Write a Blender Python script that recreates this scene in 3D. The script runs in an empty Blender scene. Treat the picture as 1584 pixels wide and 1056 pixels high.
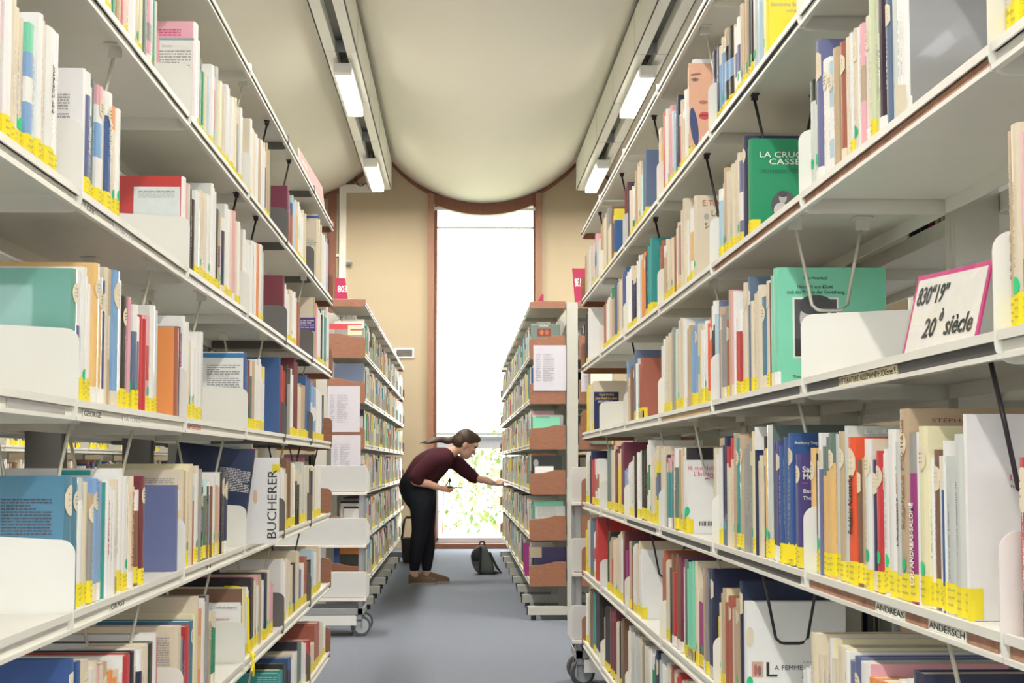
import bpy, bmesh, math, random
from mathutils import Vector, Matrix
random.seed(7)
D = bpy.data; C = bpy.context.scene.collection; SC = bpy.context.scene
# ------------------------------------------------------------------ camera
F = 2550.0; H = 1.075; ROLL = 0.0025
def _cam_basis():
    v = Vector(((710-792)/F, (528-716)/F, 1.0)).normalized()      # world +Y seen in camera space
    up = Vector((math.sin(ROLL), math.cos(ROLL), 0)); up = (up - v*up.dot(v)).normalized()
    r = up.cross(v)
    if r.x < 0: r = -r
    return r, v, up
BX, BY, BZ = _cam_basis()
cam = D.objects.new('camera', D.cameras.new('camera')); C.objects.link(cam)
cam.data.sensor_width = 36; cam.data.lens = F/1584*36; cam.data.clip_start = 0.05; cam.data.clip_end = 300
def w2(cv): return Vector((BX.dot(cv), BY.dot(cv), BZ.dot(cv)))
_r = w2(Vector((1, 0, 0))); _u = w2(Vector((0, 1, 0))); _f = w2(Vector((0, 0, 1)))
cam.matrix_world = Matrix(((_r.x, _u.x, -_f.x, 0), (_r.y, _u.y, -_f.y, 0), (_r.z, _u.z, -_f.z, H), (0, 0, 0, 1)))
SC.camera = cam
def ray(px, py): return w2(Vector(((px-792)/F, (528-py)/F, 1.0)))
def onX(px, py, X):
    d = ray(px, py); t = X/d.x; return d.y*t, H+d.z*t
def onY(px, py, Y):
    d = ray(px, py); t = Y/d.y; return Vector((d.x*t, Y, H+d.z*t))
def proj(p):
    c = BX*p[0]+BY*p[1]+BZ*(p[2]-H); return 792+F*c.x/c.z, 528-F*c.y/c.z
# ------------------------------------------------------------------ light
vs = SC.view_settings; vs.view_transform = 'Standard'; vs.look = 'None'; vs.gamma = 1; vs.exposure = 0.1
wd = D.worlds.new('sky'); SC.world = wd; wd.use_nodes = True
bg = wd.node_tree.nodes['Background']; bg.inputs[0].default_value = (0.93, 0.96, 1.0, 1); bg.inputs[1].default_value = 14.0
sun = D.objects.new('sun', D.lights.new('sun', 'SUN')); C.objects.link(sun); sun.data.energy = 5; sun.data.angle = 0.02
sun.rotation_euler = (math.radians(8), math.radians(48), 0)
# ------------------------------------------------------------------ materials
def mat(name, col, rough=0.5, metal=0, coat=0, noise=0, scale=30, bump=0, spec=0.5, stretch=None, col2=None, emit=None):
    m = D.materials.new(name); m.use_nodes = True; n = m.node_tree.nodes; l = m.node_tree.links; b = n['Principled BSDF']
    b.inputs['Base Color'].default_value = (*col, 1); b.inputs['Roughness'].default_value = rough; b.inputs['Metallic'].default_value = metal
    b.inputs['Coat Weight'].default_value = coat; b.inputs['Specular IOR Level'].default_value = spec
    if emit: b.inputs['Emission Color'].default_value = (*col, 1); b.inputs['Emission Strength'].default_value = emit
    if noise or bump:
        tc = n.new('ShaderNodeTexCoord'); mp = n.new('ShaderNodeMapping'); l.new(tc.outputs['Object'], mp.inputs[0])
        if stretch: mp.inputs['Scale'].default_value = stretch
        t = n.new('ShaderNodeTexNoise'); t.inputs['Scale'].default_value = scale; t.inputs['Detail'].default_value = 6; l.new(mp.outputs[0], t.inputs[0])
        if noise:
            r = n.new('ShaderNodeMix'); r.data_type = 'RGBA'; l.new(t.outputs[0], r.inputs[0])
            c2 = col2 or tuple(c*(1-noise) for c in col)
            r.inputs[6].default_value = (*c2, 1); r.inputs[7].default_value = (*[min(1, c*(1+noise*0.5)) for c in col], 1); l.new(r.outputs[2], b.inputs['Base Color'])
        if bump:
            bp = n.new('ShaderNodeBump'); bp.inputs['Strength'].default_value = bump; bp.inputs['Distance'].default_value = 0.004; l.new(t.outputs[0], bp.inputs['Height']); l.new(bp.outputs[0], b.inputs['Normal'])
    return m
def mat_attr(name, rough, coat, scale=60, amt=0.02, bump=0.02):
    m = mat(name, (1, 1, 1), rough, coat=coat); n = m.node_tree.nodes; l = m.node_tree.links; b = n['Principled BSDF']
    a = n.new('ShaderNodeAttribute'); a.attribute_name = 'Col'
    tc = n.new('ShaderNodeTexCoord'); t = n.new('ShaderNodeTexNoise'); t.inputs['Scale'].default_value = scale; l.new(tc.outputs['Object'], t.inputs[0])
    mr = n.new('ShaderNodeMapRange'); mr.inputs[3].default_value = 1-amt*2; mr.inputs[4].default_value = 1+amt; l.new(t.outputs[0], mr.inputs[0])
    mx = n.new('ShaderNodeVectorMath'); mx.operation = 'SCALE'; l.new(a.outputs['Color'], mx.inputs[0]); l.new(mr.outputs[0], mx.inputs['Scale']); l.new(mx.outputs[0], b.inputs['Base Color'])
    if bump:
        bp = n.new('ShaderNodeBump'); bp.inputs['Strength'].default_value = bump; bp.inputs['Distance'].default_value = 0.003; l.new(t.outputs[0], bp.inputs['Height']); l.new(bp.outputs[0], b.inputs['Normal'])
    return m
M = dict(
 metal=mat('cream_shelf_paint', (0.79, 0.785, 0.73), 0.38, noise=0.05, scale=8, bump=0.02),
 dkmetal=mat('charcoal_plates_and_upright_shade', (0.13, 0.125, 0.12), 0.4, noise=0.1, scale=9),  # real colour of the far plates; painted shade on the left uprights
 column=mat('grey_column_paint', (0.50, 0.50, 0.45), 0.45, noise=0.06, scale=12),
 dark=mat('dark_strip', (0.05, 0.052, 0.058), 0.45, noise=0.2, scale=25),
 rust=mat('rust_stained_strip', (0.50, 0.28, 0.18), 0.6, noise=0.5, scale=60, col2=(0.10, 0.02, 0.01), stretch=(1, .5, 1)),
 silver=mat('silver_strip', (0.62, 0.64, 0.68), 0.25, metal=0.6, noise=0.1, scale=12),
 wire=mat('pale_wire', (0.62, 0.60, 0.52), 0.35, metal=0.3, noise=.05),
 dwire=mat('dark_wire', (0.06, 0.055, 0.06), 0.3, metal=0.5, noise=.1),
 wood=mat('reddish_wood', (0.33, 0.14, 0.075), 0.42, noise=0.45, scale=16, stretch=(1.5, 1.5, 14), bump=0.05),
 cover=mat_attr('book_cover', 0.36, 0.25), paper=mat_attr('paper', 0.75, 0, amt=0.04, bump=0), pages=mat('page_edges', (0.74, 0.69, 0.56), 0.85, noise=0.14, scale=260, stretch=(1, 1, .02)),
 ink=mat('black_ink', (0.025, 0.025, 0.03), 0.6, noise=.1), inkw=mat('white_ink', (0.9, 0.9, 0.86), 0.5, noise=.02), inkr=mat('red_ink', (0.62, 0.07, 0.05), 0.5, noise=.05), inkp=mat('pink_ink', (0.72, 0.08, 0.22), 0.5, noise=.05),
 inky=mat('yellow_ink', (0.85, 0.62, 0.08), 0.5, noise=.05), inkb=mat('blue_ink', (0.10, 0.22, 0.55), 0.5, noise=.05), inkg=mat('dark_green_ink', (0.01, 0.16, 0.08), 0.5, noise=.05), inko=mat('orange_ink', (0.75, 0.25, 0.03), 0.5, noise=.05), inkgr=mat('grey_ink', (0.45, 0.45, 0.45), 0.6, noise=.05),
 carpet=mat('blue_grey_carpet', (0.195, 0.218, 0.265), 0.95, noise=0.35, scale=90, bump=0.5, spec=0.1),
 ceil=mat('ceiling_plaster', (0.88, 0.84, 0.75), 0.9, noise=0.02, scale=2, bump=0.05, spec=.15),
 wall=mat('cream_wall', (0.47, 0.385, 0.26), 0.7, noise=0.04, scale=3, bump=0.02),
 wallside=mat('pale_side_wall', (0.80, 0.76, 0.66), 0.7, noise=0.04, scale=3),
 brown=mat('brown_timber', (0.23, 0.085, 0.045), 0.5, noise=0.3, scale=10, stretch=(4, 4, 1)),
 brownl=mat('light_brown_timber', (0.33, 0.17, 0.10), 0.5, noise=0.3, scale=8, stretch=(6, 6, .5)),
 white=mat('white_enamel', (0.82, 0.82, 0.80), 0.4, noise=0.03, scale=10), rail=mat('rail_enamel', (0.85, 0.85, 0.79), 0.4, noise=0.03, scale=6),
 slat=mat('blind_slat', (0.75, 0.76, 0.80), 0.4, noise=0.03), frame=mat('window_frame_grey', (0.52, 0.55, 0.60), 0.4, noise=0.05),
 lamp=mat('lamp_diffuser', (1.0, 0.93, 0.78), 0.4, emit=3.2), black=mat('black_plastic', (0.02, 0.02, 0.022), 0.4, noise=0.2),
 greyp=mat('grey_metal', (0.36, 0.37, 0.38), 0.35, metal=0.4, noise=.08), tyre=mat('grey_tyre', (0.09, 0.095, 0.105), 0.6, noise=.1), hub=mat('grey_hub', (0.42, 0.46, 0.50), 0.4, noise=.05),
)
def glassmat(name, col, fac):
    m = D.materials.new(name); m.use_nodes = True; n = m.node_tree.nodes; l = m.node_tree.links; n.remove(n['Principled BSDF'])
    t = n.new('ShaderNodeBsdfTransparent'); t.inputs[0].default_value = (*col, 1); g = n.new('ShaderNodeBsdfGlossy'); g.inputs['Roughness'].default_value = 0.02
    x = n.new('ShaderNodeMixShader'); x.inputs[0].default_value = fac; l.new(t.outputs[0], x.inputs[1]); l.new(g.outputs[0], x.inputs[2]); l.new(x.outputs[0], n['Material Output'].inputs[0]); return m
M['glass'] = glassmat('window_glass', (0.97, 0.98, 0.98), 0.05)
M['acrylic'] = glassmat('clear_acrylic', (0.95, 0.95, 0.95), 0.07)
# ------------------------------------------------------------------ mesh helpers
class MB:
    def __init__(s): s.v = []; s.f = []; s.c = []; s.m = []; s.mi = 0
    def add(s, vs_, fs, col=None):
        o = len(s.v); s.v += [tuple(v) for v in vs_]
        for f in fs: s.f.append([o+i for i in f]); s.c.append(col or (1, 1, 1)); s.m.append(s.mi)
    def box(s, x0, x1, y0, y1, z0, z1, col=None):
        if x0 > x1: x0, x1 = x1, x0
        if y0 > y1: y0, y1 = y1, y0
        if z0 > z1: z0, z1 = z1, z0
        s.add([(x0,y0,z0),(x1,y0,z0),(x1,y1,z0),(x0,y1,z0),(x0,y0,z1),(x1,y0,z1),(x1,y1,z1),(x0,y1,z1)],
              [(0,3,2,1),(4,5,6,7),(0,1,5,4),(1,2,6,5),(2,3,7,6),(3,0,4,7)], col)
    def prism(s, pts, y0, y1, col=None, axis='y'):
        # pts polygon (a,b): axis y -> (x,z); x -> (y,z); z -> (x,y)
        def P(a, b, t): return (a, t, b) if axis == 'y' else ((t, a, b) if axis == 'x' else (a, b, t))
        n = len(pts); s.add([P(a, b, y0) for a, b in pts]+[P(a, b, y1) for a, b in pts],
            [tuple(range(n-1, -1, -1)), tuple(range(n, 2*n))]+[(i, (i+1) % n, n+(i+1) % n, n+i) for i in range(n)], col)
    def tube(s, pts, r, k=8, col=None, r2=None):
        pts = [Vector(p) for p in pts]; n = len(pts); vv = []; 
        for i, p in enumerate(pts):
            d = (pts[min(i+1, n-1)]-pts[max(i-1, 0)]).normalized(); a = d.cross(Vector((0.13, 0.2, 1)) if abs(d.z) < .9 else Vector((1, 0.1, 0))).normalized(); b = d.cross(a)
            rr = r if r2 is None else r+(r2-r)*i/(n-1)
            vv += [p+a*math.cos(2*math.pi*j/k)*rr+b*math.sin(2*math.pi*j/k)*rr for j in range(k)]
        fs = [(i*k+j, i*k+(j+1) % k, (i+1)*k+(j+1) % k, (i+1)*k+j) for i in range(n-1) for j in range(k)]
        fs += [tuple(range(k-1, -1, -1)), tuple((n-1)*k+j for j in range(k))]; s.add(vv, fs, col)
    def cyl(s, c, axis, r, h, k=24, col=None):
        a = Vector(axis).normalized()*h/2; c = Vector(c); s.tube([c-a, c+a], r, k, col)
    def sphere(s, c, r, sc=(1, 1, 1), col=None, a=10, b=14):
        vv = [(c[0]+r*sc[0]*math.sin(math.pi*i/a)*math.cos(2*math.pi*j/b), c[1]+r*sc[1]*math.sin(math.pi*i/a)*math.sin(2*math.pi*j/b), c[2]+r*sc[2]*math.cos(math.pi*i/a)) for i in range(a+1) for j in range(b)]
        s.add(vv, [(i*b+j, (i+1)*b+j, (i+1)*b+(j+1) % b, i*b+(j+1) % b) for i in range(a) for j in range(b)], col)
    def build(s, name, m, parent=None, attr=False, smooth=False, bevel=0, loc=None):
        me = D.meshes.new(name); me.from_pydata(s.v, [], s.f); ms = m if isinstance(m, list) else [m]
        for q in ms: me.materials.append(M[q] if isinstance(q, str) else q)
        if len(ms) > 1: me.polygons.foreach_set('material_index', s.m)
        if attr:
            ca = me.color_attributes.new('Col', 'FLOAT_COLOR', 'CORNER'); buf = []
            for f, c in zip(s.f, s.c): buf += [c[0], c[1], c[2], 1.0]*len(f)
            ca.data.foreach_set('color', buf)
        if smooth: me.polygons.foreach_set('use_smooth', [True]*len(me.polygons))
        me.update(); o = D.objects.new(name, me); C.objects.link(o)
        if parent: o.parent = parent
        if loc: o.location = loc
        if bevel:
            b = o.modifiers.new('bevel', 'BEVEL'); b.width = bevel; b.segments = 2; b.limit_method = 'ANGLE'
        return o
def tag(o, label=None, cat=None, group=None, kind=None):
    if label: o['label'] = label
    if cat: o['category'] = cat
    if group: o['group'] = group
    if kind: o['kind'] = kind
    return o
def empty(name, loc=(0, 0, 0), **k):
    o = D.objects.new(name, None); C.objects.link(o); o.location = loc; o.empty_display_size = .1; return tag(o, **k)
def copy_tree(o, parent=None):
    c = o.copy(); C.objects.link(c)
    if parent: c.parent = parent
    for ch in [x for x in list(D.objects) if x.parent == o]: copy_tree(ch, c)
    return c
def text(s, org, xa, ya, size, m, parent=None, name='lettering', width=None, inv=None, align='LEFT', bold=0, sh=0):
    cu = D.curves.new(name, 'FONT'); cu.body = s; cu.size = size; cu.align_x = align; cu.extrude = 0.0002; cu.offset = bold; cu.shear = sh; cu.resolution_u = 2
    t = D.objects.new(name, cu); C.objects.link(t); dg = bpy.context.evaluated_depsgraph_get(); me = D.meshes.new_from_object(t.evaluated_get(dg))
    D.objects.remove(t); me.materials.clear(); me.materials.append(M[m]); o = D.objects.new(name, me); C.objects.link(o)
    xa = Vector(xa).normalized(); ya = Vector(ya).normalized(); na = xa.cross(ya); sx = 1
    if width and len(me.vertices):
        w = max(v.co.x for v in me.vertices)-min(v.co.x for v in me.vertices); sx = width/w
    mw = Matrix(((xa.x*sx, ya.x, na.x, org[0]), (xa.y*sx, ya.y, na.y, org[1]), (xa.z*sx, ya.z, na.z, org[2]), (0, 0, 0, 1)))
    me.transform(mw)
    if parent:
        me.transform(parent.matrix_basis.inverted()); o.parent = parent
    return o
def arcprof(r, cx, cz, a0, a1, n=5): return [(cx+r*math.cos(math.radians(a0+(a1-a0)*i/n)), cz+r*math.sin(math.radians(a0+(a1-a0)*i/n))) for i in range(n+1)]

# ------------------------------------------------------------------ room
WY = 21.0; CX0 = 0.31; PER = 2.6; CR = 1.57; SAGZ = 4.40
def cz(x):
    u = (x-CX0+PER/2) % PER - PER/2; return SAGZ+CR-math.sqrt(CR*CR-u*u)
XL, XR = CX0-PER*2.5, CX0+PER*2.5
b = MB(); b.box(XL, XR, -10, WY, -0.1, 0); tag(b.build('floor', 'carpet'), kind='structure')
b = MB(); n = 200; xs = [XL+(XR-XL)*i/n for i in range(n+1)]
vv = [(x, -10, cz(x)) for x in xs]+[(x, 23.4, cz(x)) for x in xs]+[(x, -10, cz(x)+.12) for x in xs]+[(x, 23.4, cz(x)+.12) for x in xs]; k = n+1
ff = [(i, i+1, k+i+1, k+i) for i in range(n)]+[(2*k+i+1, 2*k+i, 3*k+i, 3*k+i+1) for i in range(n)]+[(k+i, k+i+1, 3*k+i+1, 3*k+i) for i in range(n)]+[(i+1, i, 2*k+i, 2*k+i+1) for i in range(n)]
b.add(vv, ff); tag(b.build('ceiling', 'ceil', smooth=True), kind='structure')
def wallpoly(x0, x1, z0=0):
    m_ = 30; return [(x0, z0), (x1, z0)]+[(x1+(x0-x1)*i/m_, cz(x1+(x0-x1)*i/m_)-.001) for i in range(m_+1)]
b = MB(); b.prism(wallpoly(XL, -0.36), WY, WY+.25); b.prism(wallpoly(1.01, XR), WY, WY+.25); tag(b.build('wall_far', 'wall'), kind='structure')
b = MB(); b.box(XL-.2, XL, -10, WY, 0, cz(XL)); tag(b.build('wall_left', 'wallside'), kind='structure')
b = MB(); b.box(XR, XR+.2, -10, WY, 0, cz(XR)); tag(b.build('wall_right', 'wallside'), kind='structure')
b = MB(); b.box(XL, XR, -10.2, -10, 0, 1.9); b.box(XL, XR, -10.2, -10, 3.3, 4.5)
for x in (-6.19, -3.6, -1.0, 1.6, 4.2, 6.6): b.box(x, x+.2, -10.2, -10, 1.9, 3.3)
tag(b.build('wall_back_added', 'wallside'), kind='structure')  # unseen wall added to cut the light from behind to a high band
# brown timber: arc trim, posts, header
b = MB(); m_ = 160; x0, x1 = -4.8, 5.4
pts = [(x0+(x1-x0)*i/m_) for i in range(m_+1)]
b.add([(x, y, cz(x)-d) for d, y in ((0.001, WY-.03), (0.001, WY-.001), (.055, WY-.03), (.055, WY-.001)) for x in pts],
      [(i, 2*(m_+1)+i, 2*(m_+1)+i+1, i+1) for i in range(m_) if not -.4 < pts[i] < 1.0]+[(2*(m_+1)+i, 3*(m_+1)+i, 3*(m_+1)+i+1, 2*(m_+1)+i+1) for i in range(m_) if not -.4 < pts[i] < 1.0])
tag(b.build('trim_1', 'brown', smooth=False), kind='structure')
for i, (a, c_) in enumerate(((-.407, -.325), (.973, 1.056), (-1.675, -1.575), (2.22, 2.32))):
    b = MB(); b.box(a, c_, WY-.06, WY-.001, 0, min(cz(a), cz(c_))-.01)
    for z in [.4+.55*j for j in range(8)]: b.cyl(((a+c_)/2, WY-.062, z), (0, 1, 0), .007, .006, 8, None)
    tag(b.build('trim_%d' % (i+2), 'brownl' if i < 2 else 'brown'), kind='structure')
win = empty('window_1', (0, 0, 0), kind='structure')
b = MB(); xs = [-.36+(1.37)*i/24 for i in range(25)]
b.prism([(x, cz(x)-.002) for x in xs]+[(x, cz(x)-.15) for x in reversed(xs)], WY-.03, WY+.12); b.build('header_board', 'brown', win)
b = MB(); b.box(-.325, -.285, WY, WY+.15, 0, 4.4); b.box(.95, .973, WY, WY+.15, 0, 4.4); b.build('side_jamb', 'brown', win)
b = MB(); b.box(-.285, -.255, WY+.05, WY+.11, .09, 1.28); b.box(.92, .95, WY+.05, WY+.11, .09, 1.28); b.box(-.285, .95, WY+.05, WY+.11, .065, .13); b.box(-.285, .95, WY+.05, WY+.11, 1.26, 1.42); b.box(-.285, .95, WY+.05, WY+.11, 4.08, 4.11)
b.build('window_frame', 'frame', win, bevel=.004)
b = MB(); b.box(-.285, .95, WY+.075, WY+.081, .13, 4.36); b.build('pane', 'glass', win)
b = MB(); b.box(-.41, 1.06, WY-.12, WY+.2, 0, .065); b.build('sill', 'brown', win, bevel=.006)
bl = empty('venetian_blind', (.33, WY+.02, 4.33), label='white venetian blind with open slats hanging over the tall narrow window', cat='blind')
b = MB(); z = 4.28
while z > 1.47: b.box(-.29, .945, WY-.002, WY+.02, z, z+.0012); z -= .034
for x in (-.2, .33, .86): b.tube([(x, WY+.009, 4.32), (x, WY+.009, 1.45)], .0012, 4)
o = b.build('slats', 'slat', bl); o.data.transform(Matrix.Translation((-.33, -WY-.02, -4.33)))
b = MB(); b.box(-.645, .645, -.035, .015, -.02, .02); b.box(-.655, -.645, -.04, .01, -.03, .09); b.box(.645, .655, -.04, .01, -.03, .09); b.build('head_rail', 'white', bl, bevel=.003)
b = MB(); b.box(-.62, .618, -.03, .0, -2.90, -2.87); b.build('bottom_rail', 'frame', bl, bevel=.003)
# outdoors
b = MB(); b.box(-60, 60, -80, -10, -.4, -.12); tag(b.build('ground_behind_added', mat('bounce_absorber', (.05, .05, .05), .9, noise=.2)), kind='structure')  # unseen dark ground, added to keep bounce light off the shelf undersides
b = MB(); b.box(-30, 40, WY+.25, 80, -.4, -.2); tag(b.build('ground', mat('sunlit_grass', (0.34, 0.37, 0.2), .9, noise=.4, scale=1.5)), kind='structure')
def bush(x, y, z, r, sd, label):
    rr = random.Random(sd); b = MB()
    for i in range(900):
        d = Vector((rr.gauss(0, 1), rr.gauss(0, 1), rr.gauss(0, 1))).normalized()*r*rr.uniform(.6, 1.05); p = Vector((x, y, z))+Vector((d.x*1.5, d.y, d.z)); 
        if p.z < -.19: continue
        u = Vector((rr.gauss(0, 1), rr.gauss(0, 1), rr.gauss(0, 1))).normalized(); w = u.cross(Vector((0, 0, 1))).normalized(); s_ = .05+.05*rr.random(); c_ = rr.choice([(.16, .24, .06), (.22, .28, .10), (.32, .22, .18), (.12, .2, .06)])
        b.add([p-u*s_, p+w*s_*.5, p+u*s_, p-w*s_*.5], [(0, 1, 2, 3)], c_)
    sub = MB(); sub.tube([(x, y, -.25), (x+.03, y, z)], .012, 6)
    e = b.build('garden_bush', 'paper', None, attr=True); tag(e, label, 'bush', 'bushes outside the window'); sub.build('stem', 'brown', e)
for i, (x, y, z, r, lb) in enumerate([(.9, 27, .9, .8, 'pale green sunlit bush outside, right half of the lower window pane'), (-.3, 30, .6, 1.0, 'faded green bush outside, directly behind the reader'), (2.2, 33, 1.2, 1.3, 'tallest garden bush outside, at the right edge of the lower pane')]): bush(x, y, z, r, i, lb)

# wall details
e = empty('wall_vent', (-.70, WY-.02, 2.47), label='small white louvred air vent on the cream far wall left of the window', cat='vent')
b = MB(); b.box(-.125, .125, 0, .019, .045, .065); b.box(-.125, .125, 0, .019, -.065, -.045); b.box(-.125, -.10, 0, .019, -.045, .045); b.box(.10, .125, 0, .019, -.045, .045); b.build('vent_frame', 'white', e, bevel=.003)
b = MB()
for j in range(6): b.add([(-.1, .002, -.04+j*.016), (.1, .002, -.04+j*.016), (.1, .016, -.03+j*.016), (-.1, .016, -.03+j*.016)], [(0, 1, 2, 3)])
b.build('louvre', 'greyp', e)
b = MB(); P = [onY(530, 470, WY), onY(530, 292, WY), onY(590, 292, WY)]
x = P[0].x; zt = P[1].z
b.box(x-.05, x+.04, WY-.05, WY-.001, 0, zt+.05); b.box(x-.05, P[2].x, WY-.051, WY-.001, zt-.05, zt+.05); b.box(x-.2, x-.05, WY-.04, WY-.001, 3.70, 3.74)
tag(b.build('cable_duct', 'wallside', bevel=.006), 'cream boxed cable duct running up the far wall and across below the ceiling', 'duct')
b = MB(); b.box(-.03, .03, -.06, 0, -.03, .03); b.cyl((0.02, -.07, -.01), (1, -.5, -.2), .02, .07, 12); tag(b.build('wall_sensor', 'greyp', loc=(-1.42, WY-.001, 3.62)), 'small grey sensor mounted high on far wall beside the cable duct', 'sensor')
b = MB(); pc = onY(558, 270, WY-.1); b.tube([(pc.x+.07*math.cos(t*.5), WY-.1+t*.002, pc.z+.15*math.sin(t*.5)) for t in range(12)], .006, 6); tag(b.build('hanging_cable', 'black'), 'thin black loop of cable hanging beside the end of the left light rail', 'cable')
# light rails
def light_rail(xa, xb, nm, side):
    e = empty('light_rail', ((xa+xb)/2, 20.4, 4.475), label='long cream ceiling light rail above the %s bookshelves' % nm, cat='light rail', group='ceiling light rails'); ox, oy, oz = e.location
    w = (xb-xa)/2; y0 = -29.0; y1 = 0
    b = MB()
    for s_ in (-1, 1):
        b.box(s_*w, s_*(w-.012), y0, y1, 0, .36); b.box(s_*w, s_*.045, y0, y1, 0, .01)
        b.box(s_*.045, s_*.055, y0, y1, 0.01, .12)
    b.box(-w+.012, w-.012, y1-.012, y1, .01, .36); b.build('housing', 'rail', e, bevel=.002)
    b = MB(); b.box(-.045, .045, y0, y1, .10, .12); b.build('dark_channel', 'black', e)
    b = MB()
    yy = y0+1.2
    while yy < y1: b.box(-w-.0015, w+.0015, yy, yy+.004, -.0015, .36); yy += 1.9
    b.build('joint_strip', 'greyp', e)['kind'] = 'stuff'
    for k_, (ya, yb) in enumerate(((18.05, 19.85), (13.7, 15.5), (9.35, 11.15), (5.0, 6.8), (.65, 2.45), (-3.70, -1.90), (-8.0, -6.2))):
        L = empty('ceiling_light', (ox, (ya+yb)/2, 4.38), label='%s glowing white ceiling luminaire on the %s light rail' % (['farthest', 'second farthest', 'middle', 'fourth farthest', 'fifth farthest', 'sixth farthest', 'nearest'][k_], nm), cat='ceiling light', group='luminaires on the ceiling rails'); hl = (yb-ya)/2
        b = MB(); b.box(-.075, .075, -hl, -hl+.12, -.03, .055); b.box(-.075, .075, hl-.02, hl, -.03, .055); b.box(-.08, .08, -hl+.12, hl-.02, .03, .055); b.build('lamp_housing', 'white', L, bevel=.012)
        b = MB(); b.box(-.07, .07, -hl+.125, hl-.025, -.028, .028); b.build('diffuser', 'lamp', L, bevel=.01)
        b = MB()
        for q in (-hl+.25, hl-.25): b.cyl((0, q, .10), (0, 0, 1), .012, .1, 10)
        b.build('mounting_stem', 'greyp', L)
        ar = D.lights.new('lamp_light', 'AREA'); ar.shape = 'RECTANGLE'; ar.size = .13; ar.size_y = hl*1.8; ar.energy = 110; ar.color = (1, .94, .84)
        ao = D.objects.new('lamp_light', ar); C.objects.link(ao); ao.parent = L; ao.location = (0, 0, -.04)
light_rail(-1.13, -.85, 'left', -1); light_rail(1.455, 1.74, 'right', 1)

# ------------------------------------------------------------------ shelving
ZR = [2.150, 1.822, 1.504, 1.186, .860, .538, .214]; ZL = [2.142, 1.797, 1.463, 1.139, .817, .502, .19]
ZM = [2.150, 1.795, 1.487, 1.173, .862, .548, .233]
BW = 1.01; HD = .294
def bracket_prof(s, zb, canopy=False, wood=False):
    hi = zb+.142; back = zb+(.165 if wood else .150); 
    if canopy: hi = zb+.045; back = zb+.048; 
    f = HD+.003; r = .022; p = [(s*.045, zb-.004), (s*(f-r), zb-.004)]
    p += [(s*x, z) for x, z in arcprof(r, f-r, zb-.004+r, -90, 0)]
    r2 = r if not canopy else .004
    p += [(s*x, z) for x, z in arcprof(r2, f-r2, hi-r2, 0, 90)]+[(s*.2, hi+.004), (s*.12, back), (s*.045, back)]
    return p if s > 0 else p[::-1]
def shelf_mesh(s, zb, strip=False):
    b = MB(); y0, y1 = .003, BW-.003
    b.box(s*.04, s*(HD-.003), y0, y1, zb+.022, zb+.030)
    b.box(s*(HD-.006), s*HD, y0, y1, zb+.022, zb+.033)
    b.box(s*(HD-.010), s*(HD-.006), y0, y1, zb+.004, zb+.022)
    b.box(s*(HD-.008), s*(HD+.001), y0, y1, zb+.001, zb+.007)
    b.box(s*.04, s*.046, y0, y1, zb-.002, zb+.022)
    return b
def make_bay(cx, y0, Z, fs, label, group, plate='metal', endwood=0, nearwood=False, back=True, colm='column'):
    """fs: sign of the aisle side (-1 faces -X). returns (root, {row: shelf})"""
    e = empty('shelving_bay', (cx, y0, 0), label=label, cat='bookshelf', group=group); out = {}
    b = MB(); b.box(-.038, .038, -.028, .028, .02, 2.19)
    for s in (-1, 1): b.box(s*.039, s*.0378, -.004, .004, .1, 2.15)
    b.build('upright', colm, e)
    if endwood:
        b = MB(); b.box(-.038, .038, BW-.028, BW+.028, .02, 2.19); b.build('upright', 'column', e)
    b = MB(); b.box(-.31, .31, -.024, .024, .035, .095); b.build('foot', 'metal' if plate == 'metal' else 'column', e, bevel=.003)
    b = MB()
    for s in (-1, 1): b.cyl((s*.27, 0, .018), (0, 0, 1), .018, .036, 12); b.box(s*.311, s*.318, -.02, .02, .037, .093)
    b.build('foot_glide', 'black', e)
    for s in ((fs, -fs) if back else (fs,)):
        for r, zb in enumerate(Z):
            sh = shelf_mesh(s, zb).build('shelf' if r else 'canopy', 'metal', e)
            if s == fs: out[r] = sh
            pm = plate
            b = MB(); b.prism(bracket_prof(s, zb, r == 0, nearwood), -(.010 if nearwood else 0)+0.0003, .0022); b.build('end_bracket', 'wood' if nearwood else pm, sh, bevel=0 if not nearwood else .002)
            if not endwood: continue
            b = MB(); b.prism(bracket_prof(s, zb, r == 0, bool(endwood)), BW-.0025, BW-.0003+(.012 if endwood else 0)); b.build('end_bracket', 'wood' if endwood else pm, sh)
    return e, out
ordw = ['nearest', 'second', 'third', 'fourth', 'fifth', 'sixth', 'seventh', 'eighth']
SH = {}
for k in range(7):
    y0 = 1.768+BW*(k-1); _, SH['R', k] = make_bay(.878, y0, ZR, -1, '%s bay of the near right cream metal bookshelf, counted from the camera' % ordw[k], 'bays of the near right bookshelf', endwood=(k == 6))
for k in range(6):
    y0 = 2.535+BW*(k-1); _, SH['L', k] = make_bay(-.878, y0, ZL, 1, '%s bay of the near left cream metal bookshelf, counted from the camera' % ordw[k], 'bays of the near left bookshelf', endwood=(k == 5), plate='metal' if k < 4 else 'dkmetal', colm='dkmetal')  # left uprights in charcoal: the shade on them is put into the colour
for k in range(8):
    make_bay(.784, 11.42+BW*k, ZM, -1, '%s bay of the far right bookshelf beyond the cross aisle' % ordw[k], 'bays of the far right bookshelf', nearwood=(k == 0), endwood=(k == 7), plate='column')
    make_bay(-.939, 11.30+BW*k, ZM, 1, '%s bay of the far left bookshelf beyond the cross aisle' % ordw[k], 'bays of the far left bookshelf', nearwood=(k == 0), endwood=(k == 7), plate='column')
NB = list(range(8))
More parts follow.
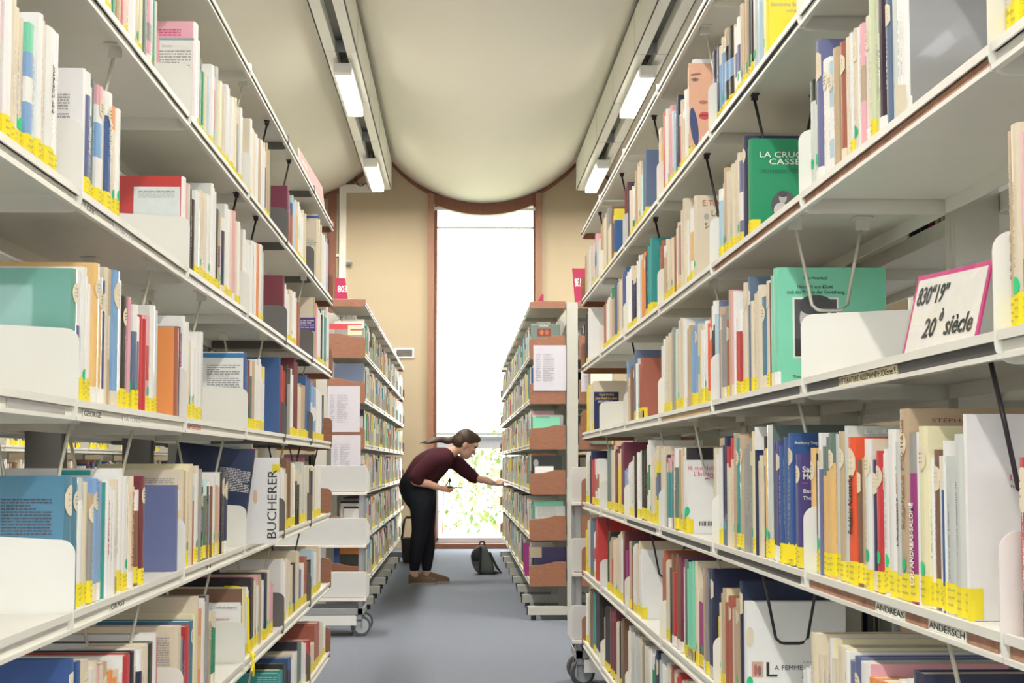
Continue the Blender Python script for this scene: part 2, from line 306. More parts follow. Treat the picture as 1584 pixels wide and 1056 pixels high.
for k in NB:
    if k < 8: make_bay(-2.75, 7.0+BW*k, ZL, 1, '%s bay of the bookshelf glimpsed through the gap below the GEORGE label' % ordw[k], 'bays of the neighbouring left bookshelf', plate='column', back=False)
    make_bay(2.75, 1.0+BW*k, ZR, -1, '%s bay of the bookshelf hidden beyond the near right one, glimpsed between shelves' % ordw[k], 'bays of the neighbouring right bookshelf', plate='column', back=False)  # right row added to block side light, so the shelf gaps stay dark

# ------------------------------------------------------------------ books
PAL = dict(w=(.86, .86, .86), c=(.76, .68, .53), f=(.83, .79, .52), t=(.55, .42, .27), g=(.33, .33, .32), a=(.62, .66, .64), b=(.035, .11, .32), l=(.22, .40, .68), s=(.48, .66, .78), n=(.018, .028, .085), i=(.07, .065, .25),
  k=(.02, .02, .023), r=(.56, .035, .04), m=(.19, .025, .045), p=(.80, .42, .48), o=(.80, .30, .09), y=(.88, .74, .06), h=(.80, .52, .20), G=(.01, .27, .12), T=(.03, .33, .33), M=(.22, .68, .48), q=(.60, .82, .80), v=(.33, .03, .20), B=(.22, .12, .07), R=(.40, .12, .075), e=(.13, .20, .18), u=(.14, .16, .33), z=(.07, .22, .34), j=(.13, .35, .30), x=(.85, .10, .03), L=(.66, .72, .50), d=(.12, .17, .29))
CN = dict(w='white', c='cream', f='pale yellow', t='tan', g='grey', a='pale grey', b='deep blue', l='light blue', s='sky blue', n='navy', i='indigo', k='black', r='red', m='maroon', p='pink', o='orange', y='yellow', h='ochre', G='green', T='teal', M='mint green', q='aqua', v='magenta', B='brown', R='brick red', e='dark green', u='slate violet', z='petrol blue', j='dull green', x='orange-red', L='lime green', d='slate blue')
YEL = (.88, .74, .03); CRM = (.76, .68, .52); WHT = (.84, .84, .82); GRN = (.02, .55, .22); INK = (.30, .26, .12)
SPX = .600
def jit(c, rr, a=.06):
    k = 1+rr.uniform(-a, a); return tuple(max(0.01, min(.92, x*k+rr.uniform(-.01, .01))) for x in c)
class Book: pass
BOOKS = []
def shelfz(side, row): return (ZR if side == 'R' else ZL)[row]+.0305
def parse(side, row, bay, s):
    X = SPX if side == 'R' else -SPX; zs = shelfz(side, row); toks = s.split(); res = []
    for i, tk in enumerate(toks[:-1]):
        p = tk.split(':')
        if p[1] == '-': continue
        px = float(p[0]); nx = float(toks[i+1].split(':')[0]); py = float(p[1]); code = p[2]
        bk = Book(); bk.px = px; bk.key = side+str(row)+str(bay); bk.side = side; bk.row = row; bk.bay = bay
        base, _, fl = code.partition('-'); sp, _, cv = base.partition('|'); bk.code = sp[0]; bk.cv = cv or sp[0]
        bk.top = bk.mid = bk.low = None
        for ch, at in (('/', 'top'), ('_', 'mid'), ('^', 'low')):
            if ch in sp: setattr(bk, at, sp[sp.index(ch)+1])
        bk.fl = fl; Ya, zt = onX(px, py, X); 
        # use height-consistent y for both edges
        pyb = proj((X, Ya, zs))[1]; pm = (py+pyb)/2; pm = max(-400, min(1300, pm))
        Y1 = onX(px, pm, X)[0]; Y2 = onX(nx, pm, X)[0]; bk.y0, bk.y1 = min(Y1, Y2), max(Y1, Y2); yend = (7.838 if side == 'R' else 7.585)-.004
        if bk.y0 > yend-.006: continue
        bk.y1 = min(bk.y1, yend); Yt, zt = onX(px if side == 'L' else nx, py, X)
        zt = onX((px+nx)/2, py, X)[1]
        bk.h = min(.287, max(.12, zt-zs)); bk.z = zs; bk.X = X; T_ = bk.y1-bk.y0; n_ = 1 if T_ < .056 else int(math.ceil(T_/.038)); y00 = bk.y0; base_ = bk
        for part in range(n_):
          if part:
              bk = Book(); bk.__dict__.update(base_.__dict__); bk.fl = base_.fl.replace('d', '').replace('W', '').replace('O', '').replace('o', '').replace('D', ''); bk.h = base_.h*random.Random(int(px)+part).uniform(.90, .985); bk.cv = bk.code
          bk.main = part == 0; f0, f1 = part/n_, (part+1)/n_; bk.y0, bk.y1 = y00+T_*f0, y00+T_*f1; bk.t = bk.y1-bk.y0-.0006
          w_ = nx-px; bk.px = px if n_ == 1 else (px+w_*(1-f1) if side == 'R' else px+w_*f0); bk.tok = px
          rr = random.Random(int(px*13)+row*7+bay+part*31); bk.d = (.16 if 'D' in bk.fl else min(.15, bk.h*.62))+rr.uniform(-.008, .008)
          if 'W' in bk.fl: bk.d = .205
          bk.x = X+(1 if side == 'R' else -1)*(rr.uniform(0, .006) if 'D' not in bk.fl else 0); bk.rr = rr; bk.sp = None; res.append(bk)
          a = proj((bk.x, bk.y0, zs)); c_ = proj((bk.x, bk.y1, zs+bk.h)); bk.area = abs(a[0]-c_[0])*min(abs(a[1]-c_[1]), 400)
          if not (-40 < px < 1600): bk.area = 0
    res.sort(key=lambda q: q.px); BOOKS.extend(res)
R = lambda row, bay, s: parse('R', row, bay, s)
L = lambda row, bay, s: parse('L', row, bay, s)
# right, row 1 (under the canopy)
R(1, 1, '1247:-150:y-y 1253:-150:c 1262:-150:y 1275:e')
R(1, 2, '1102.5:79:n_u-yd 1107.7:71:n-yd 1113:61:l/c-yd 1121:45:k_l/t-oy 1126.5:42:k_l-yt 1132.7:38:c-y 1136:30:w_u-yd 1145:6:t-yd 1150:-10:t-dy 1158:-15:k-dY 1166:-15:a-dt 1172:-15:s-t 1178.5:-20:f-dt 1183:-28:y-W 1190:e')
R(1, 3, '1018.5:199:c^G-y 1021.7:227:h-y 1024:173:r-yt 1027.6:170:w-yt 1031.5:176:c-dy 1035.7:165:p-yt 1040:172:s-yd 1044:150:n-yt 1049.3:179.5:r/p-y 1054:141:c-yt 1059:139:w-yt 1063:104:c 1065.5:98:w^n-YDW 1075:e')
R(1, 4, '967:283.6:m 970.6:285:n 974.6:290:c-ty 978.6:285:w^G-ty 983:254:t-ty 987:252:c-dy 992:261:q-y 995:236:d-YDW 1001:e')
R(1, 5, '929.5:343:t-t 933.5:333:c-ty 937.4:323:g-t 940.6:350:c-y 945.4:321:B-D 948.6:325:b/y-yDW 952:e')
R(1, 6, '900.5:399:q-t 903.5:394:t 907:388:c-t 911:383:w-t 914:378:c-dy 917.5:375:w-ty 920:363:p_u-yD 923:372:s-dy 926:370:c-y 928:e')
R(2, 0, '1554:-60:c-tY 1562:-60:y^r-Y 1574:-60:y-tY 1600:e')
R(2, 1, '1251.5:124:a/k-d 1259.7:117:a/k-xd 1265:62:u-OxD 1272:91:w-ot 1282:95:s_w-xot 1290:74:t-t 1297.5:71:n/w-xy 1300.6:64:R-xo 1307:57:c-t 1314:50:w-ty 1318:43:c-odt 1323:41:w 1328:36:p_t-t 1335.5:33:l-oy 1339:24:c-oxt 1346:-5:L-tY 1353:-10:L-t 1358:-15:k-xtT 1369:-18:d-ot 1376:-20:a-t 1383:-70:w|g-xtDW 1405:e')
R(2, 2, '1113:284.5:s/w-Yd 1120:259.6:t-yd 1123.6:260:c-ydt 1131.6:240:c-ydt 1142:249:u_w-yt 1147:240:R^c 1151:211:n-oDW 1155.5:217.5:G-YDW 1164:e')
R(2, 3, '1022:373:R-t 1026:372:t/w-yt 1031.8:371:c-dyt 1035.2:370:c-dyt 1042:365:R-t 1044.8:353:w-yt 1046.6:344:c-t 1050.5:348:R^c-y 1053.4:309.5:c-Dt 1060:341:w-yt 1064.3:322:c-yt 1068:323:w_h-y 1072.3:304.5:c-dDW 1078:e')
R(2, 4, '964.5:415:b-y 969:415:w-y 976:412:n/c-ty 979:412:n/c-ty 982:412:n/c-ty 985:396:w 989:395:a-t 993:391:o-o 998:391:n-y 1002.5:371:T-tYDW 1009:e')
R(2, 5, '933.7:468:R-y 937:462:w-y 942.7:455:c-yt 946.7:439:t/G-yt 950:436:b-y 954:433:t-ty 958.7:427:c-xt 963:420:i-y 966:e')
R(2, 6, '901:486:s-t 904:492:n-t 907:482:k-y 909:478:w|w-DW 912:e')
R(3, 0, '1559:201:t-tY 1566:190:c-dtY 1580:200:p^G-Y 1600:e')
R(3, 2, '1101:466:k/w-d 1107:486:s^G-y 1111:466:u-t 1114.6:474:t-o 1117:474:g-xt 1124:494:R-oy 1126.5:448:t-Wt 1129:450:p-Dx 1135.6:450:w-DW 1137:481:r/w-ty 1146:482:M/w-ty 1151.6:437:c-oty 1156:440:n-ty 1159:428:d-oDW 1161.5:455:c-oty 1170:442:c-D 1179:459:z-oxk 1185:434:c-oty 1190:437:m 1193:416:M-xDW 1204:e')
R(3, 3, '1024:525:w-dy 1028.4:517:c-tyD 1038:510:t-t 1041:507:g-D 1044:510:q-y 1049:515:h-dt 1051:492:c-yW 1056:493:w-DW 1060.5:497:w-y 1064:504:t-t 1069:499:l-oY 1077.6:501:c_l-ty 1081:502:y/c-ty 1085:498:w-YdtD 1095.6:493:x-oyt 1102:e')
R(3, 4, '969:559:l^G-y 972:577:t-o 975:563:B-o 980:542:d-yDW 984:555:w-t 987:555:a-dy 989:554:R-YxDW 994:e')
R(3, 6, '908:596:y-yt 911:595:c-t 915:590:c-yDW 919:e')
R(4, 0, '1579.6:707:r-tO 1600:e')
R(4, 1, '1253:692.6:h-odYk 1260:701:k^G-y 1263:712:w-dYt 1268:669:u/w-o 1272:670:h/e-oYD 1290.6:671:a-Yt 1298:667:t-oy 1306:668.4:w-ty 1309:658.5:a-ytW 1314:675.5:x-OYR 1325:711:B-oy 1330:708:t-ty 1335:708:w-ty 1340:678:w|c-dyotD 1349.5:711:n-ox 1356:697:r-ody 1365:701:w-yot 1369:694:w-dYt 1376.5:664:w-YD 1388:683:a-ty 1394:632:t-odYkDW 1409:669:v/g-YD 1420:668:w-D 1424:659:f|f-odYD 1437:707:w-ty 1442:695:B-oYt 1450:705:w-ty 1456:705:b/c-y 1461:681:w-YD 1462.5:705:a-Yt 1480:671:a-YtD 1492.6:640:w-YDW 1498:e')
R(4, 2, '1104:693:c-ty 1107:693:w-YD 1117.6:674.5:n^d-d 1124.5:677:c/r-t 1134:693:x/p-dy 1137:669.6:t-tD 1140:677:T-ody 1145:672:t-oy 1151.6:677:g-ot 1161.5:667:c-dt 1165:668:f-y 1169:660:n/w-D 1171:704:c-o 1180:674.5:k-otT 1185:693:h-dy 1188.5:657:a|e-dYDW 1195:681:i-oxD 1207:669.6:b-oYtDW 1227:701.6:i-YoDW 1240:e')
R(4, 3, '1022.7:690:c-DW 1029.4:703:z/k-o 1034:703.5:T/p-ox 1039:713:i-t 1042:713:c-t 1044.5:693:e/w-yT 1048:695:t-ty 1052:696:c-dy 1055:692:h-yt 1058:692:w-YdDW 1063:e')
R(4, 4, '967:722:l-o 971:716:w-y 973.7:712:w-dty 978:705:c-t 981:700:k-t 985:697:w-ty 991.6:694:k-tYT 1000:680.6:w_G-tYD 1006:720:L/w-yd 1009:700:c-yt 1013:690:y_d/c-YD 1019:e')
R(4, 5, '939:692:e-yt 945.6:690:c-ty 951:690:m-y 957:694:y/c-yt 961.7:684:m-yDW 966:e')
R(4, 6, '903:699:w-dy 909:709:c-yt 913:697:n-DW 916:709:r-yt 920:709:w_R-ydDW 926:e')
R(5, 1, '1240:1027:w-t 1257:979.5:c|c-tDW 1264:1012:c-t 1268:1012:c-t 1272:1012:c-t 1276:1012:c-t 1280:1012:c-t 1285.6:988:w|f-tDW 1289:1018:c-t 1293:1018:c-t 1298.6:1000:c|f-tDW 1310:1008:w|w-tDW 1316:1014:u-oDW 1334:1025:w|p-tDW 1346:1049:o 1370:1043:w|G-DW 1416:1040:n-DW 1432:e')
R(5, 2, '1112:953:y 1114:932:c-dyt 1116.5:909:t|f-yWD 1123:920:R-oD 1132:942:c-t 1135.5:925:t-dyo 1143:898:n-OxDW 1150:943:b-x 1152.5:930:w-yDW 1157:e')
R(5, 3, '1025.7:851:R-xDW 1029.7:865:c-ytD 1035.8:878:k-t 1038.4:856:B|R-xDW 1042.5:885:r-x 1045.4:857:B-xtD 1050.3:862:m|v-xDW 1056:874:w-yt 1060.8:865:e|k-dyDW 1064.4:866:M-yDx 1074.2:867:c-dyDW 1079.8:909:v/c-dy 1084:909:v/c-dy 1087:909:w-yt 1088.7:879:t-tx 1091.6:879:g-yt 1094.5:879:n-OxDW 1104.6:e')
R(5, 4, '968:850:v-yD 972:836:t|e-yDW 976.7:855:R-t 980.4:840:w-ty 985:836:c-dyt 989:849:w-YdDW 994:e')
R(5, 5, '940:821:k-yt 942.6:830:t-y 945.6:862:r-y 949:832:c-yt 952:840:c-yd 955.7:821:c-yt|m 960.6:828:w-dyt 965:821:m-DW 967:e')
R(5, 6, '900.6:800:k-yt 904:817:y-dt 909:800:c-ty 914:800:d-t 918:821:w_r-y 921:799:r-DW 925:e')
R(6, 1, '1250:1100:c 1300:1100:w 1400:e')
R(6, 3, '1025.7:1022:w-x 1033.5:1023:c-x 1037.5:1028:R-x 1042:1034:c-t 1048:1039:r-xDW 1055:1050:c 1062:e')
R(6, 4, '971.8:967:w-yDW 975.5:975:c-t 980.4:978:a-t 988:982:c-t 993:990:g 998:997:c-t 1003.6:1001:w-td 1008:1003:G/w 1013:1005:n-OD 1019:1010:a 1023:e')
R(6, 5, '934.3:952:c-ty 937:935:k|g-yDW 942.6:937:m-yD 947:937:m-yDW 953:960:c-t 957:962:k-yt 960:964:w-yt 961.7:956:B-D 966:e')
R(6, 6, '905:915:w-yt 910:913:L-yd 913:910:B-t 918:915:T-yt 922:911:k-xDW 928:e')
# left
L(1, 1, '152:-60:y-y 159:-55:w-t 164:-50:c-yt 170:-50:f-y 175:-45:G-t 182:-40:t-G 187:-35:r-t 193:-30:p-y 197:-25:c-yt 201:-22:w-D 208:-20:w-yt 213:-15:c-dyt 218:-10:f-yt 221:-5:e-t 227:-5:p_g-xt 233.5:-4:w-Yt 239.5:0:T-dt 243:2:c-t 246:e')
L(1, 2, '299:36:w|p-DW 305:62:w-y 309:90:G/n 314:112:G-y 319:116:f-yt 322:118:s-ty 325.5:101:w-yDW 330:118:r/p-yd 334:103:a-t 337:127:f-yD 342:128:c-yt 348.6:131:w-yDW 352:138:w-y 357:152:w-ytD 363:153:f-yt 367.5:169:g/c-yt 370.4:169:w-ytD 376:e')
L(1, 3, '386:186:w|c-yDW 391:199:w 394:204:c-t 397:209:w-t 401:215:t 405:218:w-t 409:222:u/c-y 413:222:t-y 416.5:243:e 420:e')
L(1, 4, '443.5:289:m-DW 447:305:R/b-t 452:305:s-t 457:312:h/c-t 461.6:314:w_q-y 465:327:w-yt 469:327:c-y 473:e')
L(1, 5, '489:334:c|c-DWt 493:341:c-D 496.6:354:w-t 500.4:366:w-tD 505:371:s_p-dt 509:373:m-y 513:386:w-t 517:388:p/w-t 521:e')
L(2, 0, '-60:-40:c-Yt -30:-40:w-Yt -10:-40:p_c-Yd 5:-10:w-YD 16:-5:c-Yt 24:10:c-yt 29:26.5:h_c-td 34:27:c-dyt 40:36:l_w/M-YtD 50:45:q/w-yt 57:20:w|w-YDWt 64:30:c-Yt 70:43:w-YtD 84:50:w-Yt 90:e')
L(2, 1, '127:105:w-DW 130.5:115:u/w-YtD 144.5:122:e-yt 148.4:133:w_l/p-yoD 157.5:138:c-oyt 162.5:143:b/w-oYT 171.6:164:c/o-dY 178.5:168:w-dYt 184:e')
L(2, 2, '281:274:w|r-yDW 286:285:p^m 290:284:c-t 295:294:k-t 303:296:w-yt 309:296:c-ydt 316:300:c-yt 321:301:w-ydt 326:286:w|a-yDW 333.5:323:k-yt 338:327:t_m-y 341:327:w-d 343:337:n/w-xt 347:316:w|a-yDW 351:324:w-yt 355:325:c-yt 359.5:326:p-xt 363:342:c-yt 367:344:w-yD 372:e')
L(2, 3, '375.5:361:w|c-xDW 388.8:372:w-t 392:372:i/s-t 394:375:w 397.6:377:o-t 402:378:w-dyt 405:381:a-yt 409:e')
L(2, 4, '436.5:427:m|m-DW 440:440:w|w-DWt 444:450:w-yt 447.4:449:c-ty 452:451:w-dyt 457:452:w-y 460:468:R-t 463:e')
L(2, 5, '485:461:t|c-DW 489:470:p-t 491.5:478:w-yt 495.5:480:k-yt 499:480:w 501:484:T-yt 505:470:w-dDW 509:478:s-t 513:e')
L(3, 1, '108:415.6:j-oDW 117:418:w_i 125:415.6:w-YdD 143:406.6:h-oxDW 151:428:h/a-oxt 158.6:433:i-oxt 164:413:c-t 169:415.6:t_c-t 174:418:l-OxD 183:423:d-ox 186.7:433:w-y 189.5:458:k-oYT 198:459:p-y 201.5:487:e-d 205:472:d/w-YdkD 215:488:r 225:488:p_r-yd 231.5:472:w|a-yDW 238:479.5:a-ty 243:e')
L(3, 2, '270:506:R|o-DW 275:505:k-t 279:515:v^g 281:490:w|w-ydDW 291:527:c-ydt 295:526:w-YdD 302:520:w-yt 306:514:w-ytD 310:513:a-yt 314:e')
L(3, 3, '377:545:b|w-DWt 382:557:m^k-y 387:557.6:e/c-yt 391:559:t-ty 394:557:w-tyD 400:556:w-yDt 404:567.5:w/y-y 408:567:c-dyt 411:e')
L(3, 4, '431:553:b-DW 434:566:r-D 440:567:k 444:566:g/k 449:571:w-ytD 454:553:m-yDW 459.7:594:c-ytD 465:594:t-ty 472:582:b-yDW 481:592:l_w-ytD 487.6:600:w-yt 493:602:w-dyt 497:608:n-yt 501:e')
L(3, 0, '-60:380:c 0:e')
L(4, 1, '98:736:z|z-ODW 109:738:z-oDW 118:738:w/a-YD 131:745:c-ty 136:763:g/t-oYt 142.6:739.6:l-oxtD 155:741:c-dyt 159:746:T-t 162:741:w|w-DWt 177:741:c-xyt 181:724:w|w-YDW 187:736:w-yD 193.5:748:w-dyt 199:736:c-oxtD 209:757:B/w-y 214.7:736:m-oyD 222:e')
L(4, 2, '270:750:u-DW 273.6:755:r/a-t 276.5:757:h/w-y 279:726:c|c-DW 282.4:728:t-t 287:730:c-dyt 292:717:c|f-DW 296.5:752:R/s 300:732:w-ytdD 305:720:c-yt 308:725:g-t 310.5:753:k_d-dyo 315.7:742:e/q-ytd 319.7:752:B/k-t 323:745:l/w-y 326.5:752:B 329:735:w-dyt 333:750:t-xt 336.6:730:p/w-dy 340.6:732:k-t 343:731:n-Ox 347:738:n-Ox 351:e')
L(4, 4, '434:723:w|w-ytD 440:724:c-dyt 443:711:B-yDW 450:716:c-yt 454:716:w-ydt 457:725:k/c-t 462:725:c-yt 466:714:a-dytDW 473:721:c-t 477:725:n-x 483:721:c-ydt 488:721:w-ytD 496:e')
L(5, 1, '104:1017:b-ODW 122:1022:c-OD 134:1035:w-t 143:1024:c-t 150:1030:p-t 155:1030:c-t 160:1025:t-o 166:1036:w/o-t 178:1035:c-ot 184:1040:w-t 190:1013:r|w-DW 199:1008:k|e-DW 205:1005:c/w-t 213:1005:n/w-DW 222:998:c-t 227:994:k|w-DW 234:980:w|w-DW 240:986:r-x 243:e')
L(5, 2, '271:967:c|c-tDW 279:985:g-t 282:990:i-t 285:968:r-DW 291:960:z|z-oDW 297:950:f|c-DW 301:923:c|c-DW 305:933:o_h-y 311:925:w-DWt 318:921:g|k-DW 321:962:t-ot 326:943:G/c-xt 334:e')
L(5, 3, '369:931:w|w-xDW 375:909:f|B-DW 380:907:w|w-yDW 386:892:k|k-YDWt 393.5:899:c-dyt 397:906:w-dyt 400:888:t|p-DWt 404.5:897:w-ytd 409:886:n|n-ydDW 412:882:c-dyt 415.5:882:c-dy 418.5:901:p-y 422:e')
L(5, 4, '434:863:w|w-DWy 441.6:863:c-DWx 447:867:c-dyt 452:870:n-yt 455.5:870:k-d 457.5:851:c-yDW 462.4:877:u-yt 466:870:w-yt 469:860:R-ytDW 474:866:k-t 480.5:849:s-dytDW 485:853:w-yt 488.5:844:c-DWyt 493:845:w-y 496:e')
L(6, 3, '428:1037:T-DWt 437:1023:k|k-DW 444:1016:n/b-DWt 449:1017:w-t 453:1008:w|c-DWt 460:990:e|k-DWy 466:992:w-t 472:990:r|w-DWyt 479:995:c-y 486:963:R-yDW 494:960:c|a-yDWt 500:965:w-y 504:e')
L(6, 1, '112:1120:c 200:e')
# manual books (far shelves' ends and so on)
def mbook(key, px, X, side, y0, z, t, h, d, code, fl='', row=1, bay=9):
    bk = Book(); bk.px = px; bk.key = key; bk.side = side; bk.row = row; bk.bay = bay
    bk.code, _, cv = code.partition('|'); bk.top = bk.mid = bk.low = None
    if '/' in bk.code: bk.code, bk.top = bk.code.split('/')
    bk.cv = cv or bk.code; bk.fl = fl; bk.y0 = y0; bk.y1 = y0+t; bk.t = t-.0006; bk.x = X; bk.z = z; bk.h = h; bk.d = d; bk.rr = random.Random(px); bk.sp = None; bk.area = 1e6; bk.main = True; bk.tok = px; BOOKS.append(bk); return bk
def find(key, px): return min((q for q in BOOKS if q.key == key and q.main), key=lambda q: abs(q.tok-px))

def book_geo(bk, cov, pag, lab, stk, detail=True, dot=None):
    """adds geometry relative to (0,0,0)=spine near bottom corner; cov/pag/lab/stk are MBs (may be the same)"""
    s = 1 if bk.side == 'R' else -1; t, h, d, rr = bk.t, bk.h, bk.d, bk.rr
    ox, oy, oz = bk.off
    col = jit(PAL[bk.code], rr); cc = col if bk.cv == bk.code else jit(PAL[bk.cv], rr, .03)
    bul = min(.13*t, .004); n = 4 if detail else 2
    ub = lambda y: -bul*math.sin(math.pi*max(0, min(1, y/t)))**.7 if t > 0 else 0
    arc = [(ub(t*j/n), t*j/n) for j in range(n+1)]
    segs = [(0, h, col, cc)]
    def cut(z0, z1, ch):
        c2 = jit(PAL[ch], rr); new = []
        for a, b_, c_, q in segs:
            if z1 <= a or z0 >= b_: new.append((a, b_, c_, q)); continue
            if a < z0: new.append((a, z0, c_, q))
            new.append((max(a, z0), min(b_, z1), c2, c2 if (bk.cv == bk.code and bk.top) else q))
            if b_ > z1: new.append((z1, b_, c_, q))
        segs[:] = new
    if bk.low: cut(0, h*rr.uniform(.25, .4), bk.low)
    if bk.top: cut(h*rr.uniform(.74, .84), h, bk.top)
    if bk.mid: cut(h*rr.uniform(.3, .42), h*rr.uniform(.58, .7), bk.mid)
    P = lambda u, y, z: (ox+s*u, oy+y, oz+z)
    th = min(.0022, t*.2)
    for a, b_, c_, q in segs:
        pts = arc+[(.002, t), (.002, 0)]; m_ = len(pts); o = [P(u, y, a) for u, y in pts]+[P(u, y, b_) for u, y in pts]
        fs = [(i, (i+1) % m_, m_+(i+1) % m_, m_+i) for i in range(m_)]
        if a == 0: fs.append(tuple(range(m_)))
        if abs(b_-h) < 1e-9: fs.append(tuple(range(m_, 2*m_)))
        cov.add(o, fs, c_)
        x0, x1 = ox+s*.002, ox+s*d
        cov.box(x0, x1, oy, oy+th, oz+a, oz+b_, q)
        if detail: cov.box(x0, x1, oy+t-th, oy+t, oz+a, oz+b_, c_)
    ins = .003 if 'D' in bk.fl and bk.code not in 'wc' else .0008
    pc = jit((.76, .70, .56), rr, .08)
    pag.box(ox+s*.002, ox+s*(d-.002), oy+th, oy+t-th, oz+.001, oz+h-ins, pc)
    def strip(mb, z0, z1, c_, wrap, e=.0005):
        pr = [(wrap, -e), (0, -e)]+[(u-e, y) for u, y in arc]+[(0, t+e)]
        if not detail: pr = [(wrap, -e), (-e, -e), (-bul-e, t/2), (-e, t)]
        k_ = len(pr); mb.add([P(u, y, z0) for u, y in pr]+[P(u, y, z1) for u, y in pr], [(i, i+1, k_+i+1, k_+i) for i in range(k_-1)], c_)
    def mark(mb, y0, y1, z0, z1, c_, e=.0011): mb.add([P(ub(y0)-e, y0, z0), P(ub(y1)-e, y1, z0), P(ub(y1)-e, y1, z1), P(ub(y0)-e, y0, z1)], [(0, 1, 2, 3)], c_)
    def disc(mb, zc, r, c_, e=.0008, half=True):
        ya_, yb_ = max(0, t/2-r), min(t, t/2+r); m_ = 10; vv = []
        for j in range(m_+1):
            y = ya_+(yb_-ya_)*(.5-.5*math.cos(math.pi*j/m_)); hh = math.sqrt(max(0, r*r-(y-t/2)**2)); vv += [P(ub(y)-e, y, zc-hh), P(ub(y)-e, y, zc+hh)]
        mb.add(vv, [(2*j, 2*j+2, 2*j+3, 2*j+1) for j in range(m_)], c_)
        if half and t < 2*r*.95:      # the sticker folds round onto the near cover
            w = r-t/2; q = [P(-e, -e, zc-r*.8), P(-e, -e, zc+r*.8)]+[P(w*math.sin(math.pi*j/8), -e, zc+r*.8*math.cos(math.pi*j/8)) for j in range(9)]
            mb.add(q, [tuple(range(len(q)))], c_)
    fl = bk.fl
    if 'y' in fl or 'Y' in fl:
        big = 'Y' in fl; zz = rr.uniform(.0, .006); hh = .036 if big else .030
        strip(lab, zz, zz+hh, jit(YEL, rr, .05), .016 if big else .007)
        if detail:
            for j in range(3):
                a, b_ = t*rr.uniform(.15, .3), t*rr.uniform(.65, .85); z = zz+hh*(.25+.25*j)
                m_ = max(2, int((b_-a)/.0016))
                for i in range(m_): mark(lab, a+(b_-a)*i/m_, a+(b_-a)*(i+.45)/m_, z, z+rr.uniform(.0018, .003), INK)
    if 'x' in fl: strip(lab, .001, .030, jit(rr.choice([CRM, WHT]), rr), .004)
    if 'd' in fl: disc(dot or stk, .046+rr.uniform(-.004, .006), .0095, jit(GRN, rr, .2))
    if 'o' in fl or 'O' in fl:
        r = .024 if 'O' in fl else .016; zc = h*.82; disc(stk, zc, r, jit(CRM, rr), half=False)
        if detail:
            for j in range(3): mark(stk, t*.5-min(t*.25, r*.4), t*.5+min(t*.25, r*.4), zc+r*(.35-.35*j), zc+r*(.35-.35*j)+.0022, (.2, .17, .13))
    if detail and ('t' in fl or 'T' in fl):
        ic = (.85, .85, .80) if ('T' in fl or bk.code in 'nbkzmgGTiuedRrv') else rr.choice([INK, (.2, .2, .22), (.35, .12, .10), (.12, .14, .3)])
        z = h*rr.uniform(.22, .36); ze = h*rr.uniform(.62, .88); w = max(.0008, min(.0035, t*.3)); ym = t*.5
        while z < ze:
            l_ = rr.uniform(.001, .0024); mark(cov, ym-w*rr.uniform(.3, .5), ym+w*rr.uniform(.3, .5), z, z+l_, ic); z += l_+rr.choice([.0008, .0008, .0012, .005])
def realise(bk, label, group):
    root = None; bk.off = (0, 0, 0)
    cov, pag, lab, stk, dot = MB(), MB(), MB(), MB(), MB(); dot.v = []; book_geo(bk, cov, pag, lab, stk, dot=dot)
    loc = (bk.x, bk.y0, bk.z)
    o = cov.build('book', 'cover', None, attr=True, loc=loc); tag(o, label, 'book', group)
    pag.build('page_block', 'pages', o)
    if lab.v: lab.build('call_number_label', 'paper', o, attr=True)
    if stk.v: stk.build('round_sticker', 'paper', o, attr=True)
    if dot.v: dot.build('dot_sticker', 'paper', o, attr=True)
    bk.obj = o; return o
# the ends of the far shelves show whole covers
RX, LX = .505, -.66
mb1 = mbook('MR1', 1, RX, 'R', 11.47, ZM[1]+.031, .035, .215, .20, 'e|e', 'D', 1); mb2 = mbook('MR3', 2, RX+.004, 'R', 11.45, ZM[3]+.031, .02, .19, .19, 'G|M', 'yD', 3)
mb2b = mbook('MR3', 3, RX, 'R', 11.475, ZM[3]+.031, .03, .205, .22, 'e|a', 'yD', 3); mb3 = mbook('MR4', 4, RX, 'R', 11.46, ZM[4]+.031, .035, .235, .21, 'k|k', 'D', 4)
mb3b = mbook('MR4', 5, RX+.02, 'R', 11.44, ZM[4]+.031, .012, .16, .13, 'w|w', 'D', 4)
mb4 = mbook('MR5', 6, RX+.02, 'R', 11.46, ZM[5]+.031, .03, .20, .21, 'T|a', 'D', 5); mb4b = mbook('MR5', 7, RX+.01, 'R', 11.495, ZM[5]+.031, .03, .235, .21, 'e|M', 'D', 5)
mb5 = mbook('MR6', 8, RX+.02, 'R', 11.47, ZM[6]+.031, .04, .23, .22, 'n|n', 'D', 6); mb5b = mbook('MR6', 9, RX-.035, 'R', 11.95, ZM[6]+.031, .05, .235, .12, 'v|v', 'xD', 6)
ml1 = mbook('ML1', 1, LX, 'L', 11.36, ZM[1]+.031, .05, .225, .20, 'g/w|g', 'D', 1); ml2 = mbook('ML2', 2, LX, 'L', 11.36, ZM[2]+.031, .05, .24, .20, 'z|d', 'D', 2)
ml5 = mbook('ML6', 3, LX, 'L', 11.45, ZM[6]+.031, .06, .25, .2, 'b|b', 'D', 6)
ml5b = mbook('ML4', 4, LX, 'L', 11.9, ZM[4]+.031, .05, .24, .19, 'a|a', 'yD', 4)
buch = mbook('BUCH', 388, -.512, 'L', 4.72, shelfz('L', 4), .012, .243, .27, 'w|w', 'D', 4, 3)
big1 = mbook('WIR', 305, -.60, 'L', 4.80, shelfz('L', 4), .02, .283, .24, 'c|a', 'D', 4, 3)
b43 = mbook('NAVY', 380, -.600, 'L', 4.595, shelfz('L', 4), .028, .262, .21, 'n|n', 'Y', 4, 3)

